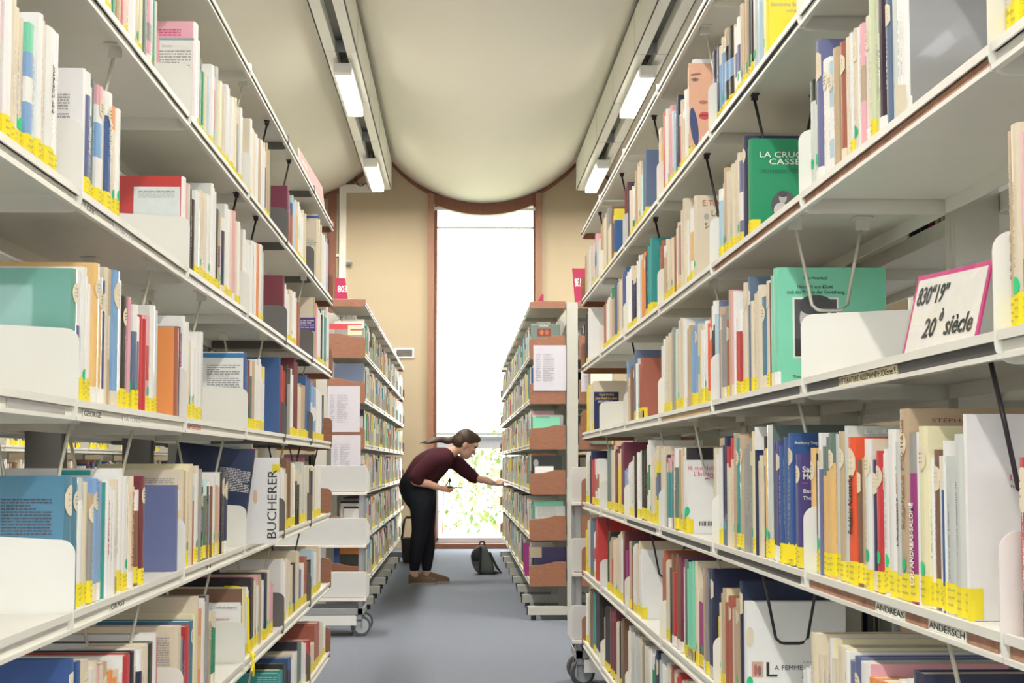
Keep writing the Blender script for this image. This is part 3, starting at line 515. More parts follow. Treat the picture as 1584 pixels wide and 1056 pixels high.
special = {id(q) for q in BOOKS if q.area >= 1e6}
def F_(k, px):
    q = find(k, px); q.x = SPX if q.side == 'R' else -SPX; special.add(id(q)); q.area += 1e5; return q
SP = dict(kleist=F_('R32', 1193), cruche=F_('R22', 1156), saem=F_('R12', 1183), nietz=F_('R41', 1314), lou=F_('R41', 1409), loua=F_('R41', 1309), steph=F_('R41', 1394), whiteR=F_('R41', 1492), anti=F_('R41', 1388),
  hofm=F_('R43', 1058), femme=F_('R52', 1152.5), eta=F_('R23', 1072), anth=F_('R42', 1207), sam=F_('R42', 1227), face=F_('R13', 1065.5), jean=F_('R36', 915), wdl=F_('R21', 1383),
  hund=F_('L41', 199), blech=F_('L41', 162), kafka=F_('L41', 142.6), geiger=F_('L21', 130.5), arno=F_('L21', 162.5), zblue=F_('L41', 98), conte=F_('L12', 299), l21=F_('L21', 127), redL=F_('L22', 281), l33=F_('L33', 377), l43=F_('L24', 440), l15=F_('L15', 489), l51=F_('L52', 271), l53=F_('L53', 369), l35=F_('L25', 485), tea=F_('L63', 428), aqua=F_('L31', 108), lit=F_('L20', 70), el=F_('L33', 382), wht41=F_('L41', 181), gB=F_('R43', 1044.5), ill=F_('L42', 279))
ind = sorted(BOOKS, key=lambda q: -q.area)[:300]; indset = {id(q) for q in ind}
rown = {0: 'canopy', 1: 'top', 2: 'second', 3: 'third', 4: 'fourth', 5: 'fifth', 6: 'lowest'}
groups = {}
for q in BOOKS: groups.setdefault(q.key, []).append(q)
def place(q):
    bay = (['camera-side', 'first', 'second', 'third', 'fourth', 'fifth', 'sixth'][q.bay]) if q.bay < 9 else 'front'
    side = 'right' if q.side == 'R' else 'left'
    if q.bay == 9: return '%s row of far %s shelves, near end' % (rown[q.row], side)
    return '%s row, %s %s bay' % (rown[q.row], bay, side)
def desc(q):
    a = CN[q.code]
    if q.t < .012: a = 'slim '+a
    elif q.t > .038: a = 'thick '+a
    if q.top: a += ' and '+CN[q.top]
    x = []
    if 'y' in q.fl or 'Y' in q.fl: x.append('yellow-tagged')
    if 'd' in q.fl: x.append('green-dotted')
    return a+(' '+' '.join(x) if x else '')+' book'
num = ['first', 'second', 'third', 'fourth', 'fifth', 'sixth', 'seventh', 'eighth', 'ninth', 'tenth', 'eleventh', 'twelfth', 'thirteenth', 'fourteenth', 'fifteenth', 'sixteenth', 'seventeenth', 'eighteenth', 'nineteenth', 'twentieth', '21st', '22nd', '23rd', '24th', '25th', '26th', '27th', '28th', '29th', '30th', '31st', '32nd', '33rd', '34th', '35th', '36th', '37th', '38th', '39th', '40th']
CUST = {id(SP['kleist']): 'mint green book with a framed grey portrait on its cover, behind the shelf sign', id(SP['cruche']): 'bright green book titled LA CRUCHE CASSÉE on upper right shelf', id(SP['nietz']): 'orange-red spine lettered Frédéric Nietzsche above the ANDREAS shelf label', id(SP['lou']): 'magenta spine with grey photo and white capitals above the ANDREAS shelf label',
 id(SP['steph']): 'tall tan book lettered STÉPHANE standing above the ANDERSCH shelf label', id(SP['whiteR']): 'large plain white book standing nearest the camera above the ANDERSCH shelf label', id(SP['femme']): 'white book with LA FEMME on its cover held by a wire loop, lower right', id(buch): 'large white book lettered BUCHERER sticking out into the aisle', id(SP['face']): "book with a painted face filling its cover, upper right shelf",
 id(b43): 'dark navy book with white back text leaning beside the BUCHERER book', id(big1): 'tall pale book with purple band lettered WIR behind the leaning navy book', id(SP['zblue']): 'petrol blue cloth book with printed back cover, lower left shelf at frame edge', id(SP['redL']): 'red-edged book with a pale text panel on its back, upper left', id(SP['saem']): 'bright yellow book lettered Sämtliche Erzähl on the top right row', id(SP['hund']): 'cream book with red vertical lettering Hundej on the GRASS shelf', id(SP['blech']): 'thick white book with red vertical lettering Die Blechtrom on the GRASS shelf',
 id(SP['hofm']): 'white-covered book with pink lettering H. von Hofman and a barcode, right side', id(SP['eta']): 'thick cream book with red letters ETA on its cover, right side', id(SP['jean']): 'book with a navy panel of yellow lettering behind a cream shelf bracket', id(SP['wdl']): 'huge pale grey book at upper right with a dark strap wire across it', id(SP['arno']): 'blue book lettered ARNO SCHÖNE in white on upper left shelf',
 id(mb1): 'dark teal book lettered LETTERATURA ITALIANA at the end of the far right shelves', id(ml1): 'silver and red dictionary with white Chinese characters at end of far left shelves', id(SP['aqua']): 'large dull green cloth book at the start of the GEORGE shelf', id(SP['sam']): 'indigo book with white lettering beside the cream bracket, right fourth row', id(SP['anth']): 'glossy deep blue book lettered Anthony Stephens, right fourth row'}
used = set()
for q in ind:
    g = sorted(groups[q.key], key=lambda z: z.px); i = g.index(q); lb = CUST.get(id(q))
    if not lb:
        nb = [CN[g[j].code] for j in (i-1, i+1) if 0 <= j < len(g)]
        lb = '%s between %s and %s, %s' % (desc(q), nb[0], nb[1], place(q)) if len(nb) == 2 else '%s, end book beside %s one, %s' % (desc(q), nb[0] if nb else 'no', place(q))
        if lb in used or len(lb.split()) > 16: lb = '%s, %s from the left, %s' % (desc(q), num[i], place(q))
        if len(lb.split()) > 16: lb = lb.replace('yellow-tagged ', '').replace('green-dotted ', '')
    used.add(lb); realise(q, lb, 'books in the '+place(q))
rest = MB()
for q in BOOKS:
    if id(q) not in indset: q.off = (q.x, q.y0, q.z); book_geo(q, rest, rest, rest, rest, detail=q.area > 60)
class _S: pass
def fill(side, X, y0, y1, z, rr, hmax=.25, full=.95, gapend=0, pal='wwwwcccctaglsnbkrmoyhGTMqpuR', simple=True):
    y = y0+.006
    end = y0+(y1-y0)*full
    while y < end-.03:
        q = Book(); q.side = side; t = rr.choice([.008, .012, .015, .018, .022, .028, .036]); q.t = t; q.h = rr.uniform(.175, hmax); 
        if rr.random() < .2: q.h = rr.uniform(.21, hmax)
        q.d = min(.19, q.h*rr.uniform(.62, .72)); q.code = q.cv = rr.choice(pal); q.top = rr.choice(pal) if rr.random() < .2 else None; q.mid = rr.choice(pal) if rr.random() < .15 else None; q.low = None
        q.fl = ('y' if rr.random() < .75 else '')+('d' if rr.random() < .15 else ''); q.rr = rr; q.off = (X+rr.uniform(0, .012)*(1 if side == 'R' else -1), y, z); book_geo(q, rest, rest, rest, rest, detail=False); y += t+.0006
rr = random.Random(5)
for k in range(8):
    for r in range(1, 7):
        z = ZM[r]+.031; ya = 11.42+BW*k
        fill('R', .505, ya+(.12 if k == 0 else 0.02), ya+BW, z, rr, full=rr.uniform(.8, .98) if not (k == 0 and r in (1, 2)) else .97)
        ya = 11.30+BW*k; fill('L', -.66, ya+(.14 if k == 0 else .02), ya+BW, z, rr, full=rr.uniform(.8, .98))
        for sd, X in (('L', 1.065), ('R', -1.22)):
            if rr.random() < .75: fill(sd, X, ya+.03, ya+BW, z, rr, full=rr.uniform(.4, .9), pal='cctagnkmBe')
for k in NB:
    for r in range(1, 7): fill('R', 2.47, 1.0+BW*k, 1.0+BW*(k+1), ZR[r]+.031, rr, full=rr.uniform(.6, .95), pal='wcctagnkmBei')
    for r in range(1, 7): fill('L', -2.47, 7.0+BW*k, 7.0+BW*(k+1), ZL[r]+.031, rr, full=rr.uniform(.6, .95), pal='wcctagnkmBei')
for k in range(2, 7):     # the other faces of the near shelves
    for r in (1, 2, 4, 5, 6):
        if rr.random() < .8: fill('L', 1.155, 1.768+BW*(k-1), 1.768+BW*k, ZR[r]+.031, rr, full=rr.uniform(.5, .95), pal='ctagnkmBe', hmax=.22)
for k in range(3, 6):
    for r in (1, 2, 5, 6):
        if rr.random() < .8: fill('R', -1.155, 2.535+BW*(k-1), 2.535+BW*k, ZL[r]+.031, rr, full=rr.uniform(.5, .95), pal='ctagnkmBe', hmax=.22)
o = rest.build('more_books', 'cover', None, attr=True); tag(o, 'mass of remaining smaller, more distant books filling all the library shelves', 'books', kind='stuff')

# ------------------------------------------------------------------ lettering on covers and spines
def ctext(q, s, px, py, hpx, ink, wpx=None, bold=0):
    y = q.y0-.0010; p = onY(px, py, y); k = y/F; return text(s, p, (1, 0, 0), (0, 0, 1), hpx*k/.70, ink, q.obj, 'cover_lettering', width=wpx*k if wpx else None, bold=bold)
def stext(q, s, pyb, pyt, ink, wfrac=.6, down=False, bold=0):
    yc = (q.y0+q.y1)/2; n_ = -1 if q.side == 'R' else 1; X = q.x+n_*(min(.13*q.t, .004)+.0008)
    px = proj((X, yc, q.z+.1))[0]; zb = onX(px, pyb, X)[1]; zt = onX(px, pyt, X)[1]; size = q.t*wfrac/.72; ya = Vector((0, 1, 0)) if q.side == 'R' else Vector((0, -1, 0))
    return text(s, (X, yc-ya.y*q.t*wfrac/2, zb), (0, 0, 1), ya, size, ink, q.obj, 'spine_lettering', width=zt-zb, bold=bold)
def cpatch(q, px0, px1, py0, py1, col, off=.0007, name='cover_panel', m='paper'):
    y = q.y0-off; a = onY(px0, py1, y); c_ = onY(px1, py0, y); b = MB(); b.box(a.x, c_.x, y, y+.0003, a.z, c_.z, col); o = b.build(name, m, None, attr=(m in ('paper', 'cover'))); o.data.transform(q.obj.matrix_basis.inverted()); o.parent = q.obj; return o
def clines(q, px0, px1, py0, py1, n, col=(.38, .38, .38), thick=.5, name='cover_text'):
    y = q.y0-.0011; rr = random.Random(int(px0+py0)); b = MB(); k = y/F
    for i in range(n):
        yy = py0+(py1-py0)*(i+.5)/n; x = px0; last = px1 if rr.random() < .8 else px0+(px1-px0)*rr.uniform(.3, .9)
        while x < last-2:
            w = min(rr.uniform(2, 9), last-x); a = onY(x, yy+(py1-py0)/n*thick*.5, y); c_ = onY(x+w, yy-(py1-py0)/n*thick*.5, y); b.add([(a.x, y, a.z), (c_.x, y, a.z), (c_.x, y, c_.z), (a.x, y, c_.z)], [(0, 1, 2, 3)], col); x += w+1.2
    o = b.build(name, 'paper', None, attr=True); o.data.transform(q.obj.matrix_basis.inverted()); o.parent = q.obj
def cellipse(q, px, py, rx, ry, col, off=.0012, name='cover_picture', rot=0, m='cover'):
    y = q.y0-off; b = MB(); vv = []
    for j in range(24):
        a = 2*math.pi*j/24; dx, dy = rx*math.cos(a), ry*math.sin(a); dx, dy = dx*math.cos(rot)-dy*math.sin(rot), dx*math.sin(rot)+dy*math.cos(rot); vv.append(tuple(onY(px+dx, py+dy, y)))
    b.add(vv, [tuple(range(24))], col); o = b.build(name, m, None, attr=True); o.data.transform(q.obj.matrix_basis.inverted()); o.parent = q.obj
q = SP['kleist']
ctext(q, 'Lilian Hoverland', 1243, 432, 5, 'ink', 36); ctext(q, 'Heinrich von Kleist', 1233, 446, 6, 'ink', 56); ctext(q, 'und das Prinzip der Gestaltung', 1217, 454, 6, 'ink', 90); ctext(q, 'Theorie', 1226, 584, 4, 'ink', 22)
cpatch(q, 1227, 1297, 460, 554, (.8, .82, .78)); cpatch(q, 1230, 1294, 463, 551, (.08, .08, .09), .0010)
cellipse(q, 1262, 492, 25, 30, (.50, .50, .50), .0014); cellipse(q, 1262, 472, 27, 16, (.05, .05, .06), .0016); cellipse(q, 1252, 494, 3, 1.6, (.06, .06, .06), .0018); cellipse(q, 1270, 494, 3, 1.6, (.06, .06, .06), .0018); cellipse(q, 1261, 503, 3, 5, (.33, .33, .33), .0018); cellipse(q, 1261, 512, 7, 2, (.16, .13, .13), .0018); cpatch(q, 1230, 1294, 524, 551, (.04, .04, .05), .0018)
q = SP['cruche']
ctext(q, 'LA CRUCHE', 1174, 243, 9, 'inkw', 88); ctext(q, 'CASSÉE', 1189, 254, 9, 'inkw', 58); ctext(q, 'HEINRICH VON K', 1176, 267, 6, 'inkg', 78)
cellipse(q, 1213, 318, 20, 23, (.10, .10, .11), .0010); cellipse(q, 1211, 306, 6, 8, (.50, .48, .46), .0014); cellipse(q, 1211, 300, 7, 5, (.07, .07, .07), .0016); cellipse(q, 1208, 325, 11, 12, (.62, .61, .60), .0013)
q = SP['saem']; ctext(q, 'Sämtliche Erzählungen', 1192, 9, 6, 'inkgr', 74); ctext(q, 'und andere', 1216, 18, 5, 'inkgr', 30)
q = SP['nietz']; stext(q, 'Frédéric Nietzsche', 826, 735, 'ink', .55, bold=.0006)
q = SP['lou']; stext(q, 'LOU ANDREAS-SALOMÉ', 905, 778, 'inkw', .5, bold=.0003)
stext(SP['anti'], "L'Antinietzsche", 845, 772, 'ink', .4); stext(SP['steph'], 'Stéphane Michaud', 820, 650, 'brownl', .3)
q = SP['loua']; ctext(q, 'Lou Andreas', 1337, 671, 8, 'inkw', 74)
q = SP['steph']; ctext(q, 'STÉPHANE', 1441, 653, 6, 'brown', 78)
q = SP['whiteR']; cpatch(q, 1498, 1508, 928, 962, YEL, name='call_number_label'); ctext(q, 'La C', 1562, 743, 10, 'inkp', 30); ctext(q, 'Traduit de', 1562, 754, 4, 'ink', 34)
q = SP['hofm']; cpatch(q, 1062, 1104, 692, 711, (.03, .03, .035)); ctext(q, 'H. von Hofmannsthal', 1064, 727, 7, 'inkp', 72); ctext(q, "L'Interruption", 1073, 736, 7, 'inkp', 52); cpatch(q, 1090, 1102, 739, 741, (.6, .1, .3), .0012)
cpatch(q, 1081, 1102, 806, 813, (.85, .85, .85))
for i in range(9): cpatch(q, 1082+i*2.2, 1083.2+i*2.2, 806, 813, (.03, .03, .03), .0012, 'barcode_line')
cpatch(q, 1062, 1067, 800, 823, YEL, name='call_number_label'); cellipse(q, 1063, 790, 4, 7, GRN, name='round_sticker', m='paper')
q = SP['femme']; ctext(q, 'L', 1183, 1046, 22, 'ink', 17, bold=.0004); ctext(q, 'A FEMME', 1198, 1036, 7, 'ink', 44); ctext(q, 'JUIVE', 1241, 1046, 7, 'ink', 26); ctext(q, 'C. E. M.', 1243, 1025, 3, 'ink', 15)
cpatch(q, 1163, 1180, 1023, 1047, (.62, .42, .36)); cellipse(q, 1169, 1036, 3, 9, (.5, .16, .12), .0014); cellipse(q, 1175, 1037, 3, 8, (.25, .16, .14), .0014); cellipse(q, 1160, 985, 6, 16, CRM, name='round_sticker', m='paper'); cellipse(q, 1160, 1055, 5, 9, GRN, name='round_sticker', m='paper')
q = SP['eta']; ctext(q, 'E.T.A.', 1086, 318, 9, 'inkr', 30); ctext(q, 'Les', 1100, 334, 9, 'ink', 16); ctext(q, 'Sérap', 1090, 353, 9, 'ink', 26); cellipse(q, 1093, 335, 4, 5, (.42, .42, .40), name='round_sticker', m='paper')
q = SP['anth']; ctext(q, 'Anthony Stephens', 1229, 687, 5, 'inkw', 50); cpatch(q, 1212, 1228, 842, 865, YEL, name='call_number_label')
q = SP['sam']; ctext(q, 'Samt', 1241, 730, 9, 'inkw', 26, bold=.0003); ctext(q, 'Musik', 1242, 741, 9, 'inkw', 28, bold=.0003); ctext(q, 'Bar', 1242, 762, 6, 'inkw', 14); ctext(q, 'Tho', 1242, 773, 6, 'inkw', 14); cpatch(q, 1241, 1250, 746.5, 747.5, (.7, .05, .05))
q = SP['jean']; cpatch(q, 919, 957, 606, 676, (.02, .03, .11)); ctext(q, 'Kurt Wölfel', 927, 612, 4, 'inky', 22); ctext(q, 'Jean Paul-Studien', 921, 617.5, 4, 'inky', 34); clines(q, 925, 950, 619, 623, 2, (.6, .6, .6))
q = SP['face']; cpatch(q, 1066, 1105, 98, 226, (.80, .46, .32), .0006); cellipse(q, 1074, 196, 6, 30, (.06, .09, .22), .0010, rot=-.12); cellipse(q, 1075, 123, 6, 3, (.35, .18, .12), .0012); cellipse(q, 1075, 123, 2.6, 2, (.08, .12, .12), .0014); cellipse(q, 1076, 115, 9, 1.6, (.30, .14, .08), .0012, rot=-.1)
cellipse(q, 1088, 158, 7, 3, (.50, .20, .13), .0012); cellipse(q, 1090, 179, 9, 6, (.62, .10, .10), .0012); cellipse(q, 1090, 178.5, 9, 1, (.35, .04, .05), .0015); ctext(q, 'L', 1085, 222, 12, 'inkw', 6)
q = SP['wdl']; cpatch(q, 1385, 1402, 131, 176, CRM, name='call_number_label')
stext(SP['gB'], 'Tieck', 760, 728, 'inkw', .5)
stext(SP['hund'], 'Hundejahre', 876, 762, 'inkr', .45); stext(SP['blech'], 'Die Blechtrommel', 858, 775, 'inkr', .28); stext(SP['kafka'], 'Kafka St', 776, 742, 'inkb', .5)
stext(SP['geiger'], 'Arno Geiger', 238, 195, 'inkw', .4); stext(SP['arno'], 'ARNO SCHÖNE', 240, 189, 'inkw', .5, bold=.0003); stext(SP['lit'], 'ber Literatur', 175, 100, 'ink', .3)
q = SP['el']; 
q = SP['zblue']; clines(q, 2, 80, 770, 838, 14, (.08, .09, .12))
q = SP['l21']; clines(q, 88, 108, 144, 170, 6); clines(q, 88, 108, 174, 196, 5)
q = SP['conte']; cpatch(q, 246, 298, 62, 120, (.78, .77, .72)); cpatch(q, 246, 300, 59, 62, (.25, .38, .40), .0009); clines(q, 246, 280, 44, 56, 3, (.65, .1, .25)); ctext(q, 'Contes', 250, 73, 4.5, 'inkgr', 16); clines(q, 246, 295, 77, 112, 8)
q = SP['redL']; cpatch(q, 206, 279, 289, 345, (.72, .78, .78)); clines(q, 214, 270, 294, 306, 4)
q = SP['l33']; cpatch(q, 314, 378, 546, 553, (.06, .25, .55)); clines(q, 320, 372, 563, 600, 11)
q = SP['l43']; clines(q, 400, 432, 440, 466, 7)
q = SP['l15']; clines(q, 474, 490, 368, 382, 5); cpatch(q, 472, 493, 334, 337, (.05, .12, .5))
q = SP['l35']; cpatch(q, 463, 488, 491, 512, (.12, .06, .30)); clines(q, 465, 486, 494, 508, 4, (.6, .6, .7))
q = SP['l51']; clines(q, 242, 262, 985, 1045, 16)
q = SP['l53']; clines(q, 334, 366, 938, 942, 1); clines(q, 334, 356, 955, 975, 4, (.75, .45, .42))
q = SP['tea']; clines(q, 398, 428, 1046, 1056, 3, (.4, .6, .6))
q = SP['wht41']; cpatch(q, 95, 140, 727, 735, (.05, .42, .42)); cpatch(q, 95, 181, 735, 790, (.80, .82, .85), .0005)
q = SP['ill']; clines(q, 222, 270, 739, 748, 3)
q = mb1; ctext(q, 'LETTERATURA', 830, 501, 3, 'inkw', 22); ctext(q, 'ITALIANA', 834, 505, 3, 'inkw', 14); cpatch(q, 831, 852, 508, 520, (.28, .06, .03)); cellipse(q, 838, 514, 3, 4, (.5, .15, .06), .0014); cellipse(q, 846, 514, 3, 4, (.42, .12, .05), .0014)
q = mb2; ctext(q, 'LETTERATURA', 829, 646, 2.5, 'inkg', 20)
q = mb3b; cellipse(q, 829, 716, 4, 6, (.35, .35, .35)); 
q = mb4; clines(q, 832, 860, 782, 798, 6, (.5, .52, .5))
q = mb5; ctext(q, 'LETTERATURA', 820, 841, 2.5, 'inkw', 18); cpatch(q, 820, 838, 846, 862, (.50, .42, .30))
q = mb5b
q = ml1; ctext(q, '汉法词典', 518, 493, 5, 'inkw', 34); cpatch(q, 506, 560, 501, 509, (.75, .10, .12)); cpatch(q, 538, 560, 503, 518, (.82, .75, .55), .0012); cpatch(q, 542, 560, 509, 511, (.5, .1, .1), .0014)
q = buch; y = q.y0-.001; a = onY(430, 834, y); c_ = onY(430, 728, y)
text('BUCHERER', (onY(427, 834, y).x, y, a.z), (0, 0, 1), (-1, 0, 0), 14*y/F/.7, 'ink', q.obj, 'cover_lettering', width=(c_.z-a.z))
cpatch(q, 421, 433.5, 718, 730, YEL, name='call_number_label'); cellipse(q, 395, 768, 3, 11, (.85, .55, .38)); clines(q, 411, 412.5, 728, 834, 30, (.6, .6, .6))
q = big1; cpatch(q, 297, 395, 694, 714, (.16, .03, .14)); ctext(q, 'WIR', 306, 712, 9, 'inko', 28, bold=.0004); clines(q, 318, 372, 690.5, 692.5, 1)
q = b43; clines(q, 326, 374, 726, 762, 14, (.62, .62, .6)); q.obj.rotation_euler = (0, math.radians(7), 0)

# ------------------------------------------------------------------ shelf labels
def channel(side, row, px0, px1, m, nm='label_strip', h0=.0085, h1=.021, off=.0006):
    X = (.584 if side == 'R' else -.584)+(.0055 if side == 'R' else -.0055); zb = (ZR if side == 'R' else ZL)[row]; X2 = .594 if side == 'R' else -.594; Xo = (.5895-off) if side == 'R' else -(.5895-off)
    ya, yb = onX(px0, proj((Xo, 2.5, zb))[1], Xo)[0], onX(px1, proj((Xo, 2.5, zb))[1], Xo)[0]
    def yat(px):
        y = 2.5
        for _ in range(4): y = onX(px, proj((Xo, y, zb))[1], Xo)[0]
        return y
    ya, yb = sorted((yat(px0), yat(px1))); return Xo, ya, yb, zb+.0075, zb+.0215
def shelf_for(side, row, y):
    base = 1.768 if side == 'R' else 2.535; k = int(math.floor((y-base)/BW))+1; return SH[side, k][row]
def chlabel(side, row, px0, px1, s=None, m='paper', col=(.84, .83, .76), ink='ink', nm='name_label', lift=.0012):
    X, ya, yb, z0, z1 = channel(side, row, px0, px1, m); sh = shelf_for(side, row, (ya+yb)/2); root = sh.parent; sg = -1 if side == 'R' else 1
    base = 1.768 if side == 'R' else 2.535; k = int(math.floor(((ya+yb)/2-base)/BW)); ya = max(ya, base+k*BW+.006); yb = min(yb, base+(k+1)*BW-.006)
    b = MB(); b.box(X-.0003, X+.0003, ya, yb, z0, z1, col); o = b.build(nm, m, None, attr=(m == 'paper')); off = Matrix.Translation(-root.location); o.data.transform(off); o.parent = sh
    if s:
        xa = (0, -1, 0) if side == 'R' else (0, 1, 0); t = text(s, (X+sg*.0006, (yb-.004) if side == 'R' else (ya+.004), z0+.0025), xa, (0, 0, 1), .0088/.70, ink, None, 'name_lettering', width=(yb-ya)-.008); t.data.transform(off); t.parent = o
    return o
chlabel('R', 4, 1247, 1354, m='rust', nm='rust_stained_strip'); chlabel('R', 4, 1402, 1436, m='rust', nm='rust_stained_strip'); chlabel('R', 4, 1497, 1545, m='rust', nm='rust_stained_strip'); chlabel('R', 4, 1558, 1640, m='rust', nm='rust_stained_strip')
chlabel('R', 4, 1355, 1400, 'ANDREAS'); chlabel('R', 4, 1437, 1495, 'ANDERSCH')
chlabel('R', 3, 1249, 1297, m='dark', nm='dark_strip'); chlabel('R', 3, 1390, 1540, m='dark', nm='dark_strip'); chlabel('R', 3, 1298, 1388, 'LITTÉRATURE ALLEMANDE XXème S.', col=(.72, .66, .45))
chlabel('R', 3, 1106, 1236, m='dark', nm='dark_strip', col=None); chlabel('R', 4, 1110, 1238, m='dark', nm='dark_strip'); chlabel('R', 3, 1024, 1098, m='paper', nm='tan_strip', col=(.55, .42, .25)); chlabel('R', 2, 1246, 1540, m='rust', nm='rust_stained_strip'); chlabel('R', 1, 1106, 1234, m='dark', nm='dark_strip'); chlabel('R', 2, 1106, 1236, m='rust', nm='rust_stained_strip'); chlabel('R', 4, 1024, 1098, m='dark', nm='dark_strip'); chlabel('R', 4, 970, 1014, m='dark', nm='dark_strip')
chlabel('L', 3, 128, 156, 'GEORGE'); chlabel('L', 3, 190, 216, 'TAI LUNG', col=(.8, .8, .78), ink='inkgr'); chlabel('L', 3, 288, 310, 'NWANGEN', col=(.7, .68, .62), ink='inkr'); chlabel('L', 4, 170, 192, 'GRASS'); chlabel('L', 2, 132, 146, 'GER'); chlabel('L', 2, 176, 204, 'BENAZIN', col=(.78, .78, .74), ink='inkgr'); chlabel('L', 4, 318, 325, 'H'); chlabel('L', 1, 188, 206, 'BECKER', col=(.72, .70, .62), ink='inkgr')
chlabel('L', 2, 292, 380, m='silver', nm='silver_strip'); chlabel('L', 3, 10, 100, m='silver', nm='silver_strip')
# ------------------------------------------------------------------ wire book supports
SUPN = {}
def support(side, row, px, ink='wire', h=.172, top=.125, bot=.062, lean=0):
    """row = the shelf it hangs from; px = where its front leg leaves the shelf"""
    s = 1 if side == 'R' else -1; zb = (ZR if side == 'R' else ZL)[row]+.0215; Xf = .615 if side == 'R' else -.615; y = 3
    for _ in range(5): y = onX(px, proj((Xf, y, zb))[1], Xf)[0]
    base = 1.768 if side == 'R' else 2.535; k = int((y-base)//BW)+1
    n = SUPN.get((side, row, k), 0); SUPN[(side, row, k)] = n+1
    e = empty('wire_book_support', (Xf, y, zb), label='%s bent wire book support under %s shelf of %s %s bay%s' % ('dark' if ink == 'dwire' else 'pale', rown[row], ['camera-side', 'first', 'second', 'third', 'fourth', 'fifth', 'sixth'][k], 'right' if side == 'R' else 'left', ', farther' if n else ''), cat='book support', group='wire book supports hanging from shelves')
    a, b_ = (top-bot)/2, (top+bot)/2; P = [(0, 0, -.012), (s*a*.5, 0, -h*.5), (s*a*.95, 0, -h*.94), (s*(a+.008), 0, -h*.99), (s*(a+.016), 0, -h), (s*(b_-.016), 0, -h), (s*(b_-.008), 0, -h*.99), (s*(b_+a*.05), 0, -h*.94), (s*(top-a*.5), 0, -h*.5), (s*top, 0, -.012)]
    b = MB(); b.tube(P, .0032, 8); b.build('wire_loop', ink, e, smooth=True)
    for x in (0, s*top):
        dk = .55 if ink == 'dwire' else 1; b = MB(); b.box(x-.012*dk, x+.012*dk, -.004, .004, -.024*dk, -.0002); b.box(x-.016*dk, x+.016*dk, -.02*dk, .02*dk, -.003, -.0002); b.build('clip', ink if ink == 'dwire' else 'metal', e)
for a in [(0, 1090, 'wire'), (0, 1012, 'dwire'), (0, 962, 'dwire'), (0, 928, 'dwire'), (1, 1167, 'dwire'), (1, 1093, 'dwire'), (1, 1014, 'dwire'), (2, 1229, 'wire'), (2, 1104, 'wire'), (2, 977, 'dwire'), (3, 1234, 'wire'), (3, 1072, 'wire'), (3, 1019, 'wire'), (3, 937, 'wire'), (3, 1531, 'dwire'), (4, 1107, 'wire'), (4, 1005, 'dwire'), (4, 1176, 'dwire'), (4, 1462, 'wire'), (4, 936, 'dwire'), (5, 1022, 'dwire')]: support('R', *a)
for a in [(0, 376, 'wire'), (0, 413, 'dwire'), (0, 447, 'dwire'), (1, 178, 'wire'), (1, 366, 'dwire'), (1, 396, 'dwire'), (1, 470, 'wire'), (2, 236, 'wire'), (2, 312, 'wire'), (2, 408, 'wire'), (2, 473, 'wire'), (3, 207, 'wire'), (3, 112, 'wire'), (3, 347, 'wire'), (3, 440, 'wire'), (3, 465, 'dwire'), (3, 492, 'dwire'), (4, 220, 'wire'), (4, 328, 'wire'), (4, 420, 'wire'), (4, 465, 'dwire'), (5, 396, 'wire')]: support('L', *a)
# yellow ribbon hanging over the fifth left shelf
b = MB(); sx = -.60; y = onX(378, 950, -.6)[0]; zt = shelfz('L', 5)+.19
b.tube([(-.66, y+.03, zt+.005), (-.62, y+.02, zt+.004), (-.592, y+.02, zt-.03), (-.588, y+.01, shelfz('L', 5)+.02), (-.578, y+.02, shelfz('L', 5)+.002), (-.574, y+.02, shelfz('L', 5)-.03), (-.577, y+.03, shelfz('L', 5)-.055)], .0035, 6, YEL)
b.tube([(-.578, y+.02, shelfz('L', 5)+.004), (-.572, y-.01, shelfz('L', 5)-.01), (-.574, y-.03, shelfz('L', 5)-.035)], .0035, 6, YEL); b.sphere((-.578, y+.02, shelfz('L', 5)+.002), .009, col=YEL)
tag(b.build('ribbon', 'paper', attr=True), 'yellow ribbon dangling from a white book over the lower left shelf edge', 'ribbon')

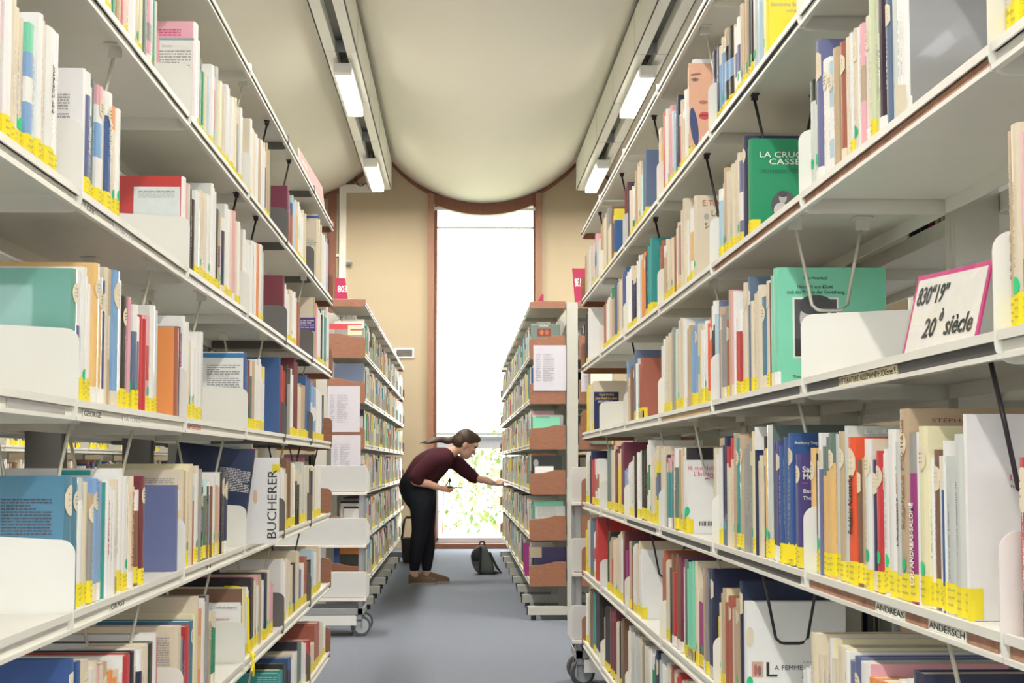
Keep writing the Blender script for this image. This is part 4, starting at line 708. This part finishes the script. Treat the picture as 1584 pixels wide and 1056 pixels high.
# ------------------------------------------------------------------ signs
def sheet(name, pts, col, lines, label, cat, thick=.002, border=None, texts=(), m='paper'):
    """pts: bottom-left, bottom-right, top-right, top-left (as read)"""
    P = [Vector(p) for p in pts]; xa = (P[1]-P[0]); ya = (P[3]-P[0]); n_ = xa.cross(ya).normalized()
    b = MB(); Q = P+[p-n_*thick for p in P]; b.add(Q, [(0, 1, 2, 3), (7, 6, 5, 4), (0, 4, 5, 1), (1, 5, 6, 2), (2, 6, 7, 3), (3, 7, 4, 0)], border or col); o = b.build(name, m, attr=(m == 'paper')); tag(o, label, cat)
    pt = lambda u, v, e: P[0]+xa*u+ya*v+n_*e
    if border:
        b = MB(); m_ = .03; b.add([pt(m_, 0.0, .0004), pt(1-m_, 0.0, .0004), pt(1-m_, 1-m_*2, .0004), pt(m_, 1-m_*2, .0004)], [(0, 1, 2, 3)], col); b.build('printed_card', 'paper', o, attr=True)
    if lines:
        b = MB(); rr = random.Random(len(label))
        for (u0, u1, v0, v1, n, c_) in lines:
            for i in range(n):
                v = v1+(v0-v1)*(i+.5)/n; u = u0; ue = u1 if rr.random() < .5 else u0+(u1-u0)*rr.uniform(.4, 1); h_ = (v1-v0)/n*.22
                while u < ue: w = rr.uniform(.02, .1); b.add([pt(u, v-h_, .0008), pt(min(ue, u+w), v-h_, .0008), pt(min(ue, u+w), v+h_, .0008), pt(u, v+h_, .0008)], [(0, 1, 2, 3)], c_); u += w+.015
        b.build('printed_text', 'paper', o, attr=True)
    for (s, u, v, sz, wd_, ink, sh_) in texts: text(s, pt(u, v, .0012), xa, ya, sz, ink, o, 'sign_lettering', width=wd_, bold=.0006, sh=sh_)
    return o
sy, sy2, sz = 2.175, 1.985, shelfz('R', 3)
o = sheet('shelf_sign', [(.590, sy, sz), (.628, sy2, sz), (.652, sy2, sz+.107), (.614, sy, sz+.107)], (.80, .78, .74), (), 'clear acrylic sign reading 830"19" 20è siècle with a pink border on right shelf', 'sign', .0025, border=(.62, .06, .24),
   texts=[('830“19”', .06, .62, .034, .085, 'ink', .2), ('20', .24, .20, .036, .034, 'ink', .2), ('è', .44, .38, .024, .010, 'ink', .2), ('siècle', .54, .20, .036, .072, 'ink', .2)])
b = MB(); b.add([(.588, sy+.002, sz), (.626, sy2-.004, sz), (.651, sy2-.004, sz+.110), (.612, sy+.002, sz+.110)], [(0, 1, 2, 3)]); b.add([(.602, sy+.002, sz), (.640, sy2-.004, sz), (.640, sy2-.004, sz+.002), (.602, sy+.002, sz+.002)], [(0, 1, 2, 3)]); b.build('acrylic_holder', 'acrylic', o)
# sign on top of the near left shelves
b0 = onX(477, 290, -.62)[0]; ytl = 6.45; ytr = 7.35
sheet('shelf_top_sign', [(-.62, ytl, 2.1755), (-.60, ytr, 2.1755), (-.615, ytr, 2.31), (-.635, ytl, 2.315)], (.72, .50, .50), [(.1, .5, .62, .85, 1, (.85, .8, .8))], 'faded pink sign standing on top of the near left bookshelf', 'sign', .003)
def mini_sign(px0, px1, py0, py1, Y, txt, label, slant=0, pxt=None):
    a = onY(px0, py1, Y); c_ = onY(px1, py1, Y); a.z = c_.z = 2.1835; d = onY((pxt or (px0, px1))[1], py0, Y+.03); e_ = onY((pxt or (px0, px1))[0], py0, Y+.03)
    return sheet('shelf_top_sign', [a, c_, d, e_], (.30, .015, .06), (), label, 'sign', .002, texts=[(txt, .15, .55, (d.z-a.z)*.3, (c_.x-a.x)*.7, 'inkw', 0)] if txt else ())
mini_sign(519, 540, 430, 463, 11.9, '803', 'crimson sign standing on top of the far left bookshelf', pxt=(519, 534))
mini_sign(890, 905, 415, 463, 11.8, '803.0', 'crimson sign on top of the far right bookshelf, behind the near shelf end', pxt=(885, 905))
mini_sign(822, 841, 455, 464, 12.1, '', 'small crimson wedge of a sign on the far right bookshelf top, left of post', pxt=(838, 841))
# posted papers
def paper(px0, px1, py0, py1, Y, label, title=(.7, .45, .7)):
    a = onY(px0, py1, Y); c_ = onY(px1, py0, Y); sheet('posted_paper', [(a.x, Y, a.z), (c_.x, Y, a.z), (c_.x, Y, c_.z), (a.x, Y, c_.z)], (.60, .59, .66), [(.1, .3, .9, .93, 1, title), (.08, .22, .2, .82, 16, (.36, .36, .42)), (.3, .62, .2, .82, 16, (.36, .36, .42))], label, 'paper', .001)
paper(506, 557, 597, 668, 11.285, 'upper white printed sheet on the wooden end of the far left bookshelf'); paper(512, 558, 673, 742, 11.285, 'lower white printed sheet on the wooden end of the far left bookshelf')
paper(825, 876, 534, 604, 11.405, 'white printed sheet on the wooden end of far right bookshelf, left of the steel post'); paper(899, 948, 536, 606, 11.405, 'white printed sheet on the far right bookshelf end, right of the steel post')

# ------------------------------------------------------------------ trolleys
def trolley(x0, x1, y0, y1, label, zs=(.90, .575, .245)):
    e = empty('book_trolley', ((x0+x1)/2, (y0+y1)/2, 0), label=label, cat='book trolley', group='white book trolleys in the cross aisle'); hx, hy = (x1-x0)/2, (y1-y0)/2
    for sx in (-1, 1):
        b = MB(); b.box(sx*(hx-.05), sx*(hx-.02), -hy+.045, -hy+.075, .17, 1.02); b.build('post', 'greyp', e, bevel=.003)
        b = MB(); b.box(sx*(hx-.05), sx*(hx-.02), hy-.075, hy-.045, .17, 1.02); b.build('post', 'greyp', e, bevel=.003)
    b = MB()
    for q in (-hy+.06, hy-.06): b.box(-hx+.02, hx-.02, q-.02, q+.02, .135, .175)
    for q in (-hx+.035, hx-.035): b.box(q-.02, q+.02, -hy+.04, hy-.04, .135, .175)
    b.build('base_frame', 'greyp', e, bevel=.002)
    b = MB(); b.box(-hx+.06, hx-.06, -hy+.03, -hy+.038, .07, .13); b.build('skirt_panel', 'white', e)
    for z in zs:
        b = MB(); b.box(-hx+.01, hx-.01, -hy+.01, hy-.01, z-.004, z+.012); t_ = b.build('tray', 'wood', e)
        b = MB(); b.add([(-hx, -hy+.012, z-.012), (hx, -hy+.012, z-.012), (hx, -hy-.02, z+.16), (-hx, -hy-.02, z+.16), (-hx, -hy+.022, z-.012), (hx, -hy+.022, z-.012), (hx, -hy-.01, z+.16), (-hx, -hy-.01, z+.16)], [(0, 1, 2, 3), (7, 6, 5, 4), (0, 4, 5, 1), (1, 5, 6, 2), (2, 6, 7, 3), (3, 7, 4, 0)])
        b.box(-hx, hx, -hy-.004, -hy+.03, z-.024, z-.008); b.build('tray_side', 'white', t_, bevel=.002)
        for sx in (-1, 1):
            b = MB(); b.prism([(-hy+.02, z-.012), (hy-.02, z-.012), (hy-.02, z+.10), (0, z+.13), (-hy+.02, z+.155)], sx*(hx-.004), sx*hx, axis='x'); b.build('tray_end', 'white', t_, bevel=.001)
    for sx in (-1, 1):
        for sy_ in (-1, 1):
            cx, cy = sx*(hx-.045), sy_*(hy-.07); b = MB(); b.cyl((cx, cy, .125), (0, 0, 1), .022, .03, 14); b.box(cx-.022, cx-.016, cy-.02, cy+.035, .055, .12); b.box(cx+.016, cx+.022, cy-.02, cy+.035, .055, .12); b.box(cx-.022, cx+.022, cy-.02, cy+.02, .105, .12); c_ = b.build('castor', 'greyp', e, bevel=.002)
            ax = Vector((.95, -.3, 0)) if sx > 0 else Vector((1, .2, 0)); ax = Vector((.35, -1, 0)).normalized()
            b = MB(); b.cyl((cx+.01, cy+.02, .0632), ax, .063, .026, 28); b.build('tyre', 'tyre', c_, smooth=False, bevel=.004); b = MB(); b.cyl((cx+.01, cy+.02, .0632), ax, .046, .032, 24); b.cyl((cx+.01, cy+.02, .0632), ax, .012, .042, 12); b.build('hub', 'hub', c_)
    return e
trolley(-1.38, -.575, 10.33, 10.75, 'white three-tier book trolley with castors beyond the end of near left shelves'); trolley(.545, 1.30, 7.98, 8.36, 'white three-tier book trolley at the end of the near right shelves', zs=(.895, .555, .235))
# books lying on the left trolley
for i, (x, z, w, h_, col, lb) in enumerate([(-.86, .588, .17, .055, PAL['r'], 'red book lying on the middle tray of left trolley'), (-.85, .645, .16, .02, PAL['e'], 'dark green book stacked on the red one on the left trolley')]):
    b = MB(); b.box(-w/2, w/2, -.11, .11, 0, .003, col); b.box(-w/2, w/2, -.11, .11, h_-.003, h_, col); b.box(w/2-.003, w/2, -.11, .11, .003, h_-.003, col); o = b.build('book', 'cover', None, attr=True, loc=(x, 10.53, z-.0003+(.0005 if i else 0))); tag(o, lb, 'book', 'books lying on the left trolley')
    b = MB(); b.box(-w/2+.003, w/2-.003, -.107, .107, .003, h_-.003); b.build('page_block', 'pages', o)

# ------------------------------------------------------------------ the reader
PY = 14.92
M['skin'] = mat('skin', (.62, .36, .26), .5, noise=.08, scale=40); M['knit'] = mat('dark_red_knit', (.055, .014, .022), .9, noise=.3, scale=160, bump=.3, spec=.15)
M['denim'] = mat('black_denim', (.012, .014, .02), .85, noise=.25, scale=120, spec=.2); M['hair'] = mat('dark_brown_hair', (.055, .03, .02), .5, noise=.5, scale=30, stretch=(1, 8, 8), bump=.4)
M['suede'] = mat('brown_suede', (.14, .085, .055), .8, noise=.2, scale=50); M['sole'] = mat('pale_sole', (.30, .24, .19), .7, noise=.1); M['skinlip'] = mat('lip', (.50, .20, .18), .45, noise=.05)
M['canvas'] = mat('grey_green_canvas', (.10, .115, .105), .85, noise=.25, scale=70, bump=.2); M['strap'] = mat('black_webbing', (.015, .015, .017), .7, noise=.2, scale=80)
def pp(px, py, y=PY): return onY(px, py, y)
def skin(name, chains, m, parent=None, lvl=2, extra=None, voxel=.01, loc=None, smooth=3):
    """chains: lists of (point, radius or (in-plane radius, sideways radius)); swept into one continuous melted surface"""
    b_ = MB()
    for ch in chains:
        P = [Vector(p) for p, r in ch]; Rr = [r if isinstance(r, tuple) else (r, r) for p, r in ch]
        for i in range(len(P)-1):
            p0, p1, p2, p3 = P[max(i-1, 0)], P[i], P[i+1], P[min(i+2, len(P)-1)]; L_ = (p2-p1).length; n_ = max(2, int(L_/(min(Rr[i][0], Rr[i+1][0])*.3))+1)
            for k_ in range(n_+1):
                t = k_/n_; c_ = .5*((2*p1)+(-p0+p2)*t+(2*p0-5*p1+4*p2-p3)*t*t+(-p0+3*p1-3*p2+p3)*t**3); ra = Rr[i][0]*(1-t)+Rr[i+1][0]*t; ry = Rr[i][1]*(1-t)+Rr[i+1][1]*t
                b_.sphere(c_, ra, (1, ry/ra, 1), a=10, b=14)
    if extra: b_.add(extra.v, extra.f)
    o = b_.build(name, m); rm = o.modifiers.new('r', 'REMESH'); rm.mode = 'VOXEL'; rm.voxel_size = voxel; sm = o.modifiers.new('s', 'SMOOTH'); sm.iterations = smooth; sm.factor = .5
    dg = bpy.context.evaluated_depsgraph_get(); dg.update(); m3 = D.meshes.new_from_object(o.evaluated_get(dg)); o.modifiers.clear(); o.data = m3
    o.data.polygons.foreach_set('use_smooth', [True]*len(o.data.polygons))
    if loc: o.data.transform(Matrix.Translation(-Vector(loc)))
    if parent: o.parent = parent
    elif loc: o.location = loc
    return o
yn, yf = PY-.10, PY+.09       # near (right) side, far (left) side
hip = pp(646, 750); waist = pp(655, 733); ches = pp(678, 714); neck0 = pp(690, 704); neck1 = pp(704, 696); hc = pp(720, 688)
def V(px, py, y): return pp(px, py, y)
shn = V(669, 713, PY-.17); eln = V(641, 741, PY-.22); wrn = V(681, 754.5, PY-.14)
shf = V(702, 714, PY+.15); elf = V(731, 737, PY+.14); wrf = V(764, 747, PY+.06)
kn, kf = V(650, 818, yn+.02), V(659, 818, yf); ann, anf = V(641, 881, yn), V(660, 881, yf)
ROOT = Vector(((ann.x+anf.x)/2, PY, 0))
# head: skull, jaw, nose, ears as overlapping forms melted into one surface
hd = MB(); fx = Vector((.86, 0, -.51)).normalized(); ux = Vector((.51, 0, .86)).normalized()     # face direction, crown direction
def hp(f, u, y=0): return hc+fx*f+ux*u+Vector((0, y, 0))
def ell(c, r, sc):
    b_ = MB(); b_.sphere((0, 0, 0), 1, (1, 1, 1), a=14, b=20); Mx = Matrix((fx, Vector((0, 1, 0)), ux)).transposed()
    hd.add([c+Mx@Vector((v[0]*sc[0]*r, v[1]*sc[1]*r, v[2]*sc[2]*r)) for v in b_.v], b_.f)
ell(hp(-.005, .035), .1, (1.0, .80, .95)); ell(hp(.035, -.03), .075, (.82, .78, 1.15)); ell(hp(.055, -.085), .034, (1, 1.0, .8)); ell(hp(.097, -.012), .02, (.8, .55, 1.4)); ell(hp(.112, -.030), .0145, (1, .9, .8))
ell(hp(.085, .045), .03, (.7, 1.9, .8)); ell(hp(.092, -.058), .016, (.7, 1.3, .5)); ell(hp(.089, -.070), .015, (.7, 1.3, .5))
for s_ in (-1, 1): ell(hp(-.002, -.005, s_*.079), .030, (.65, .32, 1.0)); ell(hp(.075, .0, s_*.042), .026, (.6, .8, .7))
def finger(base, d, n_, l, r=.0085, curl=.3, up=Vector((0, 0, 1))):
    d = Vector(d).normalized(); ch = [(base, r)]; p = Vector(base)
    for i in range(3): p = p+d*l*(.42, .32, .26)[i]; d = (d+up*curl).normalized(); ch.append((tuple(p), r*(.95, .9, .75)[i]))
    return ch
# right hand, palm up under the phone
pa = wrn+Vector((.045, .0, -.008)); pe = wrn+Vector((.085, .01, -.012))
chains = [[(tuple(hip), (.12, .13)), (tuple(waist), (.10, .12)), (tuple(ches), (.09, .13)), (tuple(neck0), .065), (tuple(neck1), .05), (tuple(hc+ux*-.02), .055)],
 [(tuple(ches), (.08, .08)), (tuple(shn), .055), (tuple(eln), .04), (tuple((eln*.45+wrn*.55)), .036), (tuple(wrn), .024), (tuple(pa), (.030, .017)), (tuple(pe), (.032, .014))],
 [(tuple(ches), (.08, .08)), (tuple(shf), .055), (tuple(elf), .04), (tuple((elf*.45+wrf*.55)), .034), (tuple(wrf), .023), (tuple(wrf+Vector((.04, 0, -.001))), (.026, .018)), (tuple(wrf+Vector((.07, .0, .0))), (.028, .016))],
 [(tuple(hip), (.12, .10)), (tuple(V(650, 775, yn)), .082), (tuple(kn), .058), (tuple(V(645, 845, yn)), .055), (tuple(ann), .037), (tuple(V(643, 891, yn)), .032), (tuple(V(664, 898, yn)), .022)],
 [(tuple(hip), (.12, .10)), (tuple(V(656, 775, yf)), .082), (tuple(kf), .058), (tuple(V(663, 845, yf)), .055), (tuple(anf), .037), (tuple(V(662, 891, yf)), .032), (tuple(V(684, 898, yf)), .022)]]
for j in range(4): chains.append(finger(pe+Vector((-.004, -.030+.019*j, 0)), (1, -.06+.05*j, .12), (.8, 1, .95, .75)[::-1][j]*.072 if False else .072*(.78, .95, 1, .88)[j], .072*(.78, .95, 1, .88)[j], .0085, .22))
chains.append(finger(wrn+Vector((.035, .022, .006)), (.75, .45, .75), 0, .055, .0098, .05))
ff0 = wrf+Vector((.068, 0, .002))
for j in range(4): chains.append(finger(ff0+Vector((0, -.026+.017*j, .006)), (1, -.15+.1*j, .18), 0, .062*(.85, 1, .97, .8)[j], .0085, -.28))
chains.append(finger(wrf+Vector((.03, -.018, -.004)), (.85, -.45, -.12), 0, .055, .0098, .1))
body = skin('person', chains, 'skin', None, 2, extra=hd, voxel=.0048, smooth=2, loc=ROOT)
tag(body, 'person in dark red knit top and black trousers bending to reach a far right shelf', 'person')
def child(o): return o
def cl(name, chains, m, **k):
    o = skin(name, chains, m, None, **k); o.data.transform(Matrix.Translation(-ROOT)); o.parent = body; return o
T = tuple
cl('knit_top', [[(T(V(650, 740, PY)), (.150, .17)), (T(V(660, 726, PY)), (.155, .18)), (T(V(671, 717, PY)), (.142, .19)), (T(V(683, 710, PY)), (.108, .19)), (T(V(690, 706, PY)), (.078, .12))],
  [(T(V(681, 711, PY-.06)), .085), (T(V(669, 713, PY-.16)), .075), (T(V(654, 726, PY-.20)), .070), (T(V(643, 738, PY-.22)), .060), (T(V(648, 743, PY-.21)), .050)],
  [(T(V(684, 711, PY+.06)), .09), (T(V(703, 714, PY+.14)), .072), (T(V(718, 726, PY+.15)), .068), (T(V(730, 736, PY+.14)), .058), (T(V(736, 740, PY+.13)), .046)]], 'knit', lvl=2, voxel=.012)
cl('trousers', [[(T(V(652, 738, PY)), (.135, .16)), (T(V(645, 752, PY)), (.165, .175)), (T(V(648, 764, PY-.05)), (.15, .13)), (T(V(651, 782, yn)), (.105, .10)), (T(kn), .080), (T(V(645, 845, yn)), .068), (T(V(641, 878, yn)), .046)],
  [(T(V(645, 752, PY)), (.16, .16)), (T(V(650, 764, PY+.05)), (.15, .12)), (T(V(657, 782, yf)), (.105, .10)), (T(kf), .078), (T(V(662, 845, yf)), .066), (T(V(660, 878, yf)), .046)]], 'denim', lvl=2, voxel=.012)
# shoes
for nm, a, yy, px0, px1 in (('n', ann, yn, 632, 676), ('f', anf, yf, 652, 696)):
    x0, x1 = pp(px0, 903, yy).x, pp(px1, 903, yy).x; z0 = .0; Ls = x1-x0; b = MB(); prof = []
    secs = [(0, .030, .075), (.12, .038, .085), (.3, .040, .09), (.5, .042, .072), (.7, .050, .055), (.88, .045, .042), (1, .018, .026)]; vv = []; k_ = 12
    for t_, w, h_ in secs:
        for j in range(k_): a_ = 2*math.pi*j/k_; vv.append((x0+Ls*t_-ROOT.x, yy+w*math.cos(a_)-ROOT.y, .016+(h_ if math.sin(a_) > 0 else .008)*math.sin(a_)+.0))
    fs = [(i*k_+j, i*k_+(j+1) % k_, (i+1)*k_+(j+1) % k_, (i+1)*k_+j) for i in range(len(secs)-1) for j in range(k_)]+[tuple(range(k_)), tuple((len(secs)-1)*k_+j for j in range(k_))]
    b.add(vv, fs); sh = b.build('shoe', 'suede', body, smooth=True); m_ = sh.modifiers.new('s', 'SUBSURF'); m_.levels = m_.render_levels = 1
    b = MB(); n_ = 24; pts = []
    for j in range(n_):
        a_ = 2*math.pi*j/n_; t_ = .5+.5*math.cos(a_); w = (.043+.012*t_)*(abs(math.sin(a_))**.7)*(1 if math.sin(a_) > 0 else -1); pts.append((x0+Ls*t_-ROOT.x, yy+w-ROOT.y))
    b.prism(pts, .0, .016, axis='z'); b.build('sole', 'sole', sh)
    b = MB()
    for q in range(4): xx = x0+Ls*(.42+.09*q)-ROOT.x; zz = .092-.011*q; b.tube([(xx, yy-.022-ROOT.y, zz-.008), (xx, yy-ROOT.y, zz+.004), (xx, yy+.022-ROOT.y, zz-.008)], .0028, 6)
    b.build('laces', 'sole', sh)
# hair: cap over the skull, tied back into a tail
hr = MB(); 
def hell(c, sc):
    b_ = MB(); b_.sphere((0, 0, 0), 1, (1, 1, 1), a=14, b=20); Mx = Matrix((fx, Vector((0, 1, 0)), ux)).transposed(); hr.add([c+Mx@Vector((v[0]*sc[0], v[1]*sc[1], v[2]*sc[2])) for v in b_.v], b_.f)
hell(hp(-.018, .052), (.106, .088, .092)); hell(hp(-.055, .01), (.068, .082, .085)); hell(hp(.035, .098), (.066, .066, .040))
tail = [[(T(hp(-.085, .01)), .042), (T(hp(-.125, -.005)), .026), (T(V(694, 682, PY)), .030), (T(V(682, 679, PY)), .032), (T(V(668, 681, PY-.02)), .022), (T(V(656, 683.5, PY-.03)), .010), (T(V(647, 686, PY-.03)), .004)],
  [(T(V(682, 679, PY)), .032), (T(V(665, 684, PY-.05)), .012), (T(V(652, 687, PY-.06)), .003)]]
o = skin('hair', tail, 'hair', None, 2, extra=hr, voxel=.009); o.data.transform(Matrix.Translation(-ROOT)); o.parent = body
b = MB(); p = hp(-.118, -.003)-ROOT; b.tube([p+Vector((0, .03*math.cos(a_*.5), .03*math.sin(a_*.5))) for a_ in range(14)], .006, 6); b.build('hair_tie', 'strap', body)
for s_ in (-1, 1):
    b = MB(); b.sphere(hp(.089, .002, s_*.036)-ROOT, .011, (1, 1.2, .7)); b.build('eye', 'inkw', body, smooth=True); b = MB(); b.sphere(hp(.098, .0, s_*.036)-ROOT, .005); b.build('iris', 'ink', body, smooth=True)
    b = MB(); b.tube([hp(.095, .024, s_*.018)-ROOT, hp(.099, .030, s_*.036)-ROOT, hp(.085, .026, s_*.054)-ROOT], .0038, 6); b.build('eyebrow', 'hair', body)
b = MB(); b.tube([hp(.097, -.064, -.022)-ROOT, hp(.107, -.063, 0)-ROOT, hp(.097, -.064, .022)-ROOT], .0042, 6); b.build('lips', 'skinlip', body)
b = MB()
for q in range(3): c_ = wrf+Vector((-.012+.008*q, 0, 0)); b.tube([c_+Vector((0, .027*math.cos(a_*.5), .027*math.sin(a_*.5)))-ROOT for a_ in range(14)], .0022, 6)
b.build('bracelet', 'greyp', body)
# things in the right hand
c_ = pe+Vector((.045, .0, .018)); b = MB(); b.box(-.070, .070, -.034, .034, -.004, .004); o = b.build('phone', 'black', None, bevel=.003, loc=c_); o.rotation_euler = (0, math.radians(4), .15); tag(o, "black phone lying flat in the bending person's open right hand", 'phone'); b = MB(); b.box(-.064, .064, -.030, .030, .0041, .0046); b.build('screen', 'dark', o)
c_ = V(695.5, 743, PY-.13); b = MB(); b.sphere((0, 0, 0), .022, (.62, .5, 1.1)); b.tube([(0, 0, -.02), (-.004, 0, -.06)], .003, 6); tag(b.build('key_fob', 'strap', None, loc=c_, smooth=True), "small dark oval fob standing up above the bending person's right hand", 'fob')

# ------------------------------------------------------------------ backpack, tub
BY_ = 16.15
def bp(px, py): p = onY(px, py, BY_); return (p.x, max(p.z, .002))
def softbody(name, outline, y0, y1, m, parent=None, loc=(0, 0, 0), rnd=.03):
    n_ = len(outline); cx_ = sum(p[0] for p in outline)/n_; cz_ = sum(p[1] for p in outline)/n_; rings = []
    for t_, s_ in ((0, .80), (.12, .94), (.35, 1), (.65, 1), (.88, .94), (1, .80)):
        y = y0+(y1-y0)*t_; rings.append([(cx_+(px_-cx_)*s_, y, max(.0, cz_+(pz_-cz_)*(s_ if pz_ > cz_ else 1-(1-s_)*.4))) for px_, pz_ in outline])
    vv = [v for r in rings for v in r]; fs = [(i*n_+j, i*n_+(j+1) % n_, (i+1)*n_+(j+1) % n_, (i+1)*n_+j) for i in range(5) for j in range(n_)]+[tuple(range(n_-1, -1, -1)), tuple(5*n_+j for j in range(n_))]
    b_ = MB(); b_.add([(v[0]-loc[0], v[1]-loc[1], v[2]-loc[2]) for v in vv], fs); o_ = b_.build(name, m, parent, smooth=True); s2 = o_.modifiers.new('s', 'SUBSURF'); s2.levels = s2.render_levels = 1; return o_
loc = (bp(748, 888)[0], BY_, 0); e = empty('backpack', loc, label='grey-green canvas backpack standing on the carpet in front of the bright window', cat='backpack')
O = [bp(*p) for p in ((738, 889), (731, 876), (727, 862), (731, 850), (741, 843), (750, 841), (755, 850), (760, 862), (766, 880), (765, 889), (752, 889.5))]; softbody('bag_body', O, BY_-.10, BY_+.12, 'canvas', e, loc)
O = [bp(*p) for p in ((727, 864), (729, 852), (740, 843), (747, 842), (745, 858), (741, 868), (733, 868))]; softbody('top_flap', O, BY_-.125, BY_+.14, 'strap', e, loc)
b = MB(); q = [bp(*p) for p in ((742, 846), (742, 866), (741, 888))]; b.tube([(x-loc[0], -.115, z) for x, z in q], .011, 6); b.build('front_webbing', 'strap', e)
b = MB(); q = [bp(*p) for p in ((750, 843), (748, 837), (743, 838), (741, 843))]; b.tube([(x-loc[0], .0, z) for x, z in q], .010, 6); b.build('carry_handle', 'strap', e)
for yy in (-.06, .07):
    b = MB(); q = [bp(*p) for p in ((757, 856), (763, 868), (769, 880), (775, 888), (766, 889), (757, 889))]; b.tube([(x-loc[0], yy, z+.012) for x, z in q], .013, 6); b.build('shoulder_strap', 'strap', e)
TY = 18.1; a_ = onY(620, 864, TY); c_ = onY(670, 864, TY); loc = ((a_.x+c_.x)/2, TY, 0); hw = (c_.x-a_.x)/2
e = empty('waste_tub', loc, label='black tub with a tall handle frame on the carpet behind the bending person', cat='tub')
b = MB(); n_ = 24; vv = []
for z, r, in ((0, .86), (.02, .9), (.25, 1), (.26, 1.03), (.262, .97), (.03, .85)):
    for j in range(n_): t_ = 2*math.pi*j/n_; vv.append((hw*r*math.copysign(abs(math.cos(t_))**.6, math.cos(t_)), .14*r*math.copysign(abs(math.sin(t_))**.6, math.sin(t_)), z))
b.add(vv, [(i*n_+j, i*n_+(j+1) % n_, (i+1)*n_+(j+1) % n_, (i+1)*n_+j) for i in range(5) for j in range(n_)]+[tuple(range(n_-1, -1, -1)), tuple(5*n_+j for j in range(n_))]); b.build('tub_body', 'black', e)
b = MB(); b.tube([(-hw*.96, 0, .24), (-hw*.78, 0, .46), (-hw*.70, 0, .485), (hw*.70, 0, .485), (hw*.78, 0, .46), (hw*.96, 0, .24)], .014, 8); b.build('handle_frame', 'black', e, smooth=True)
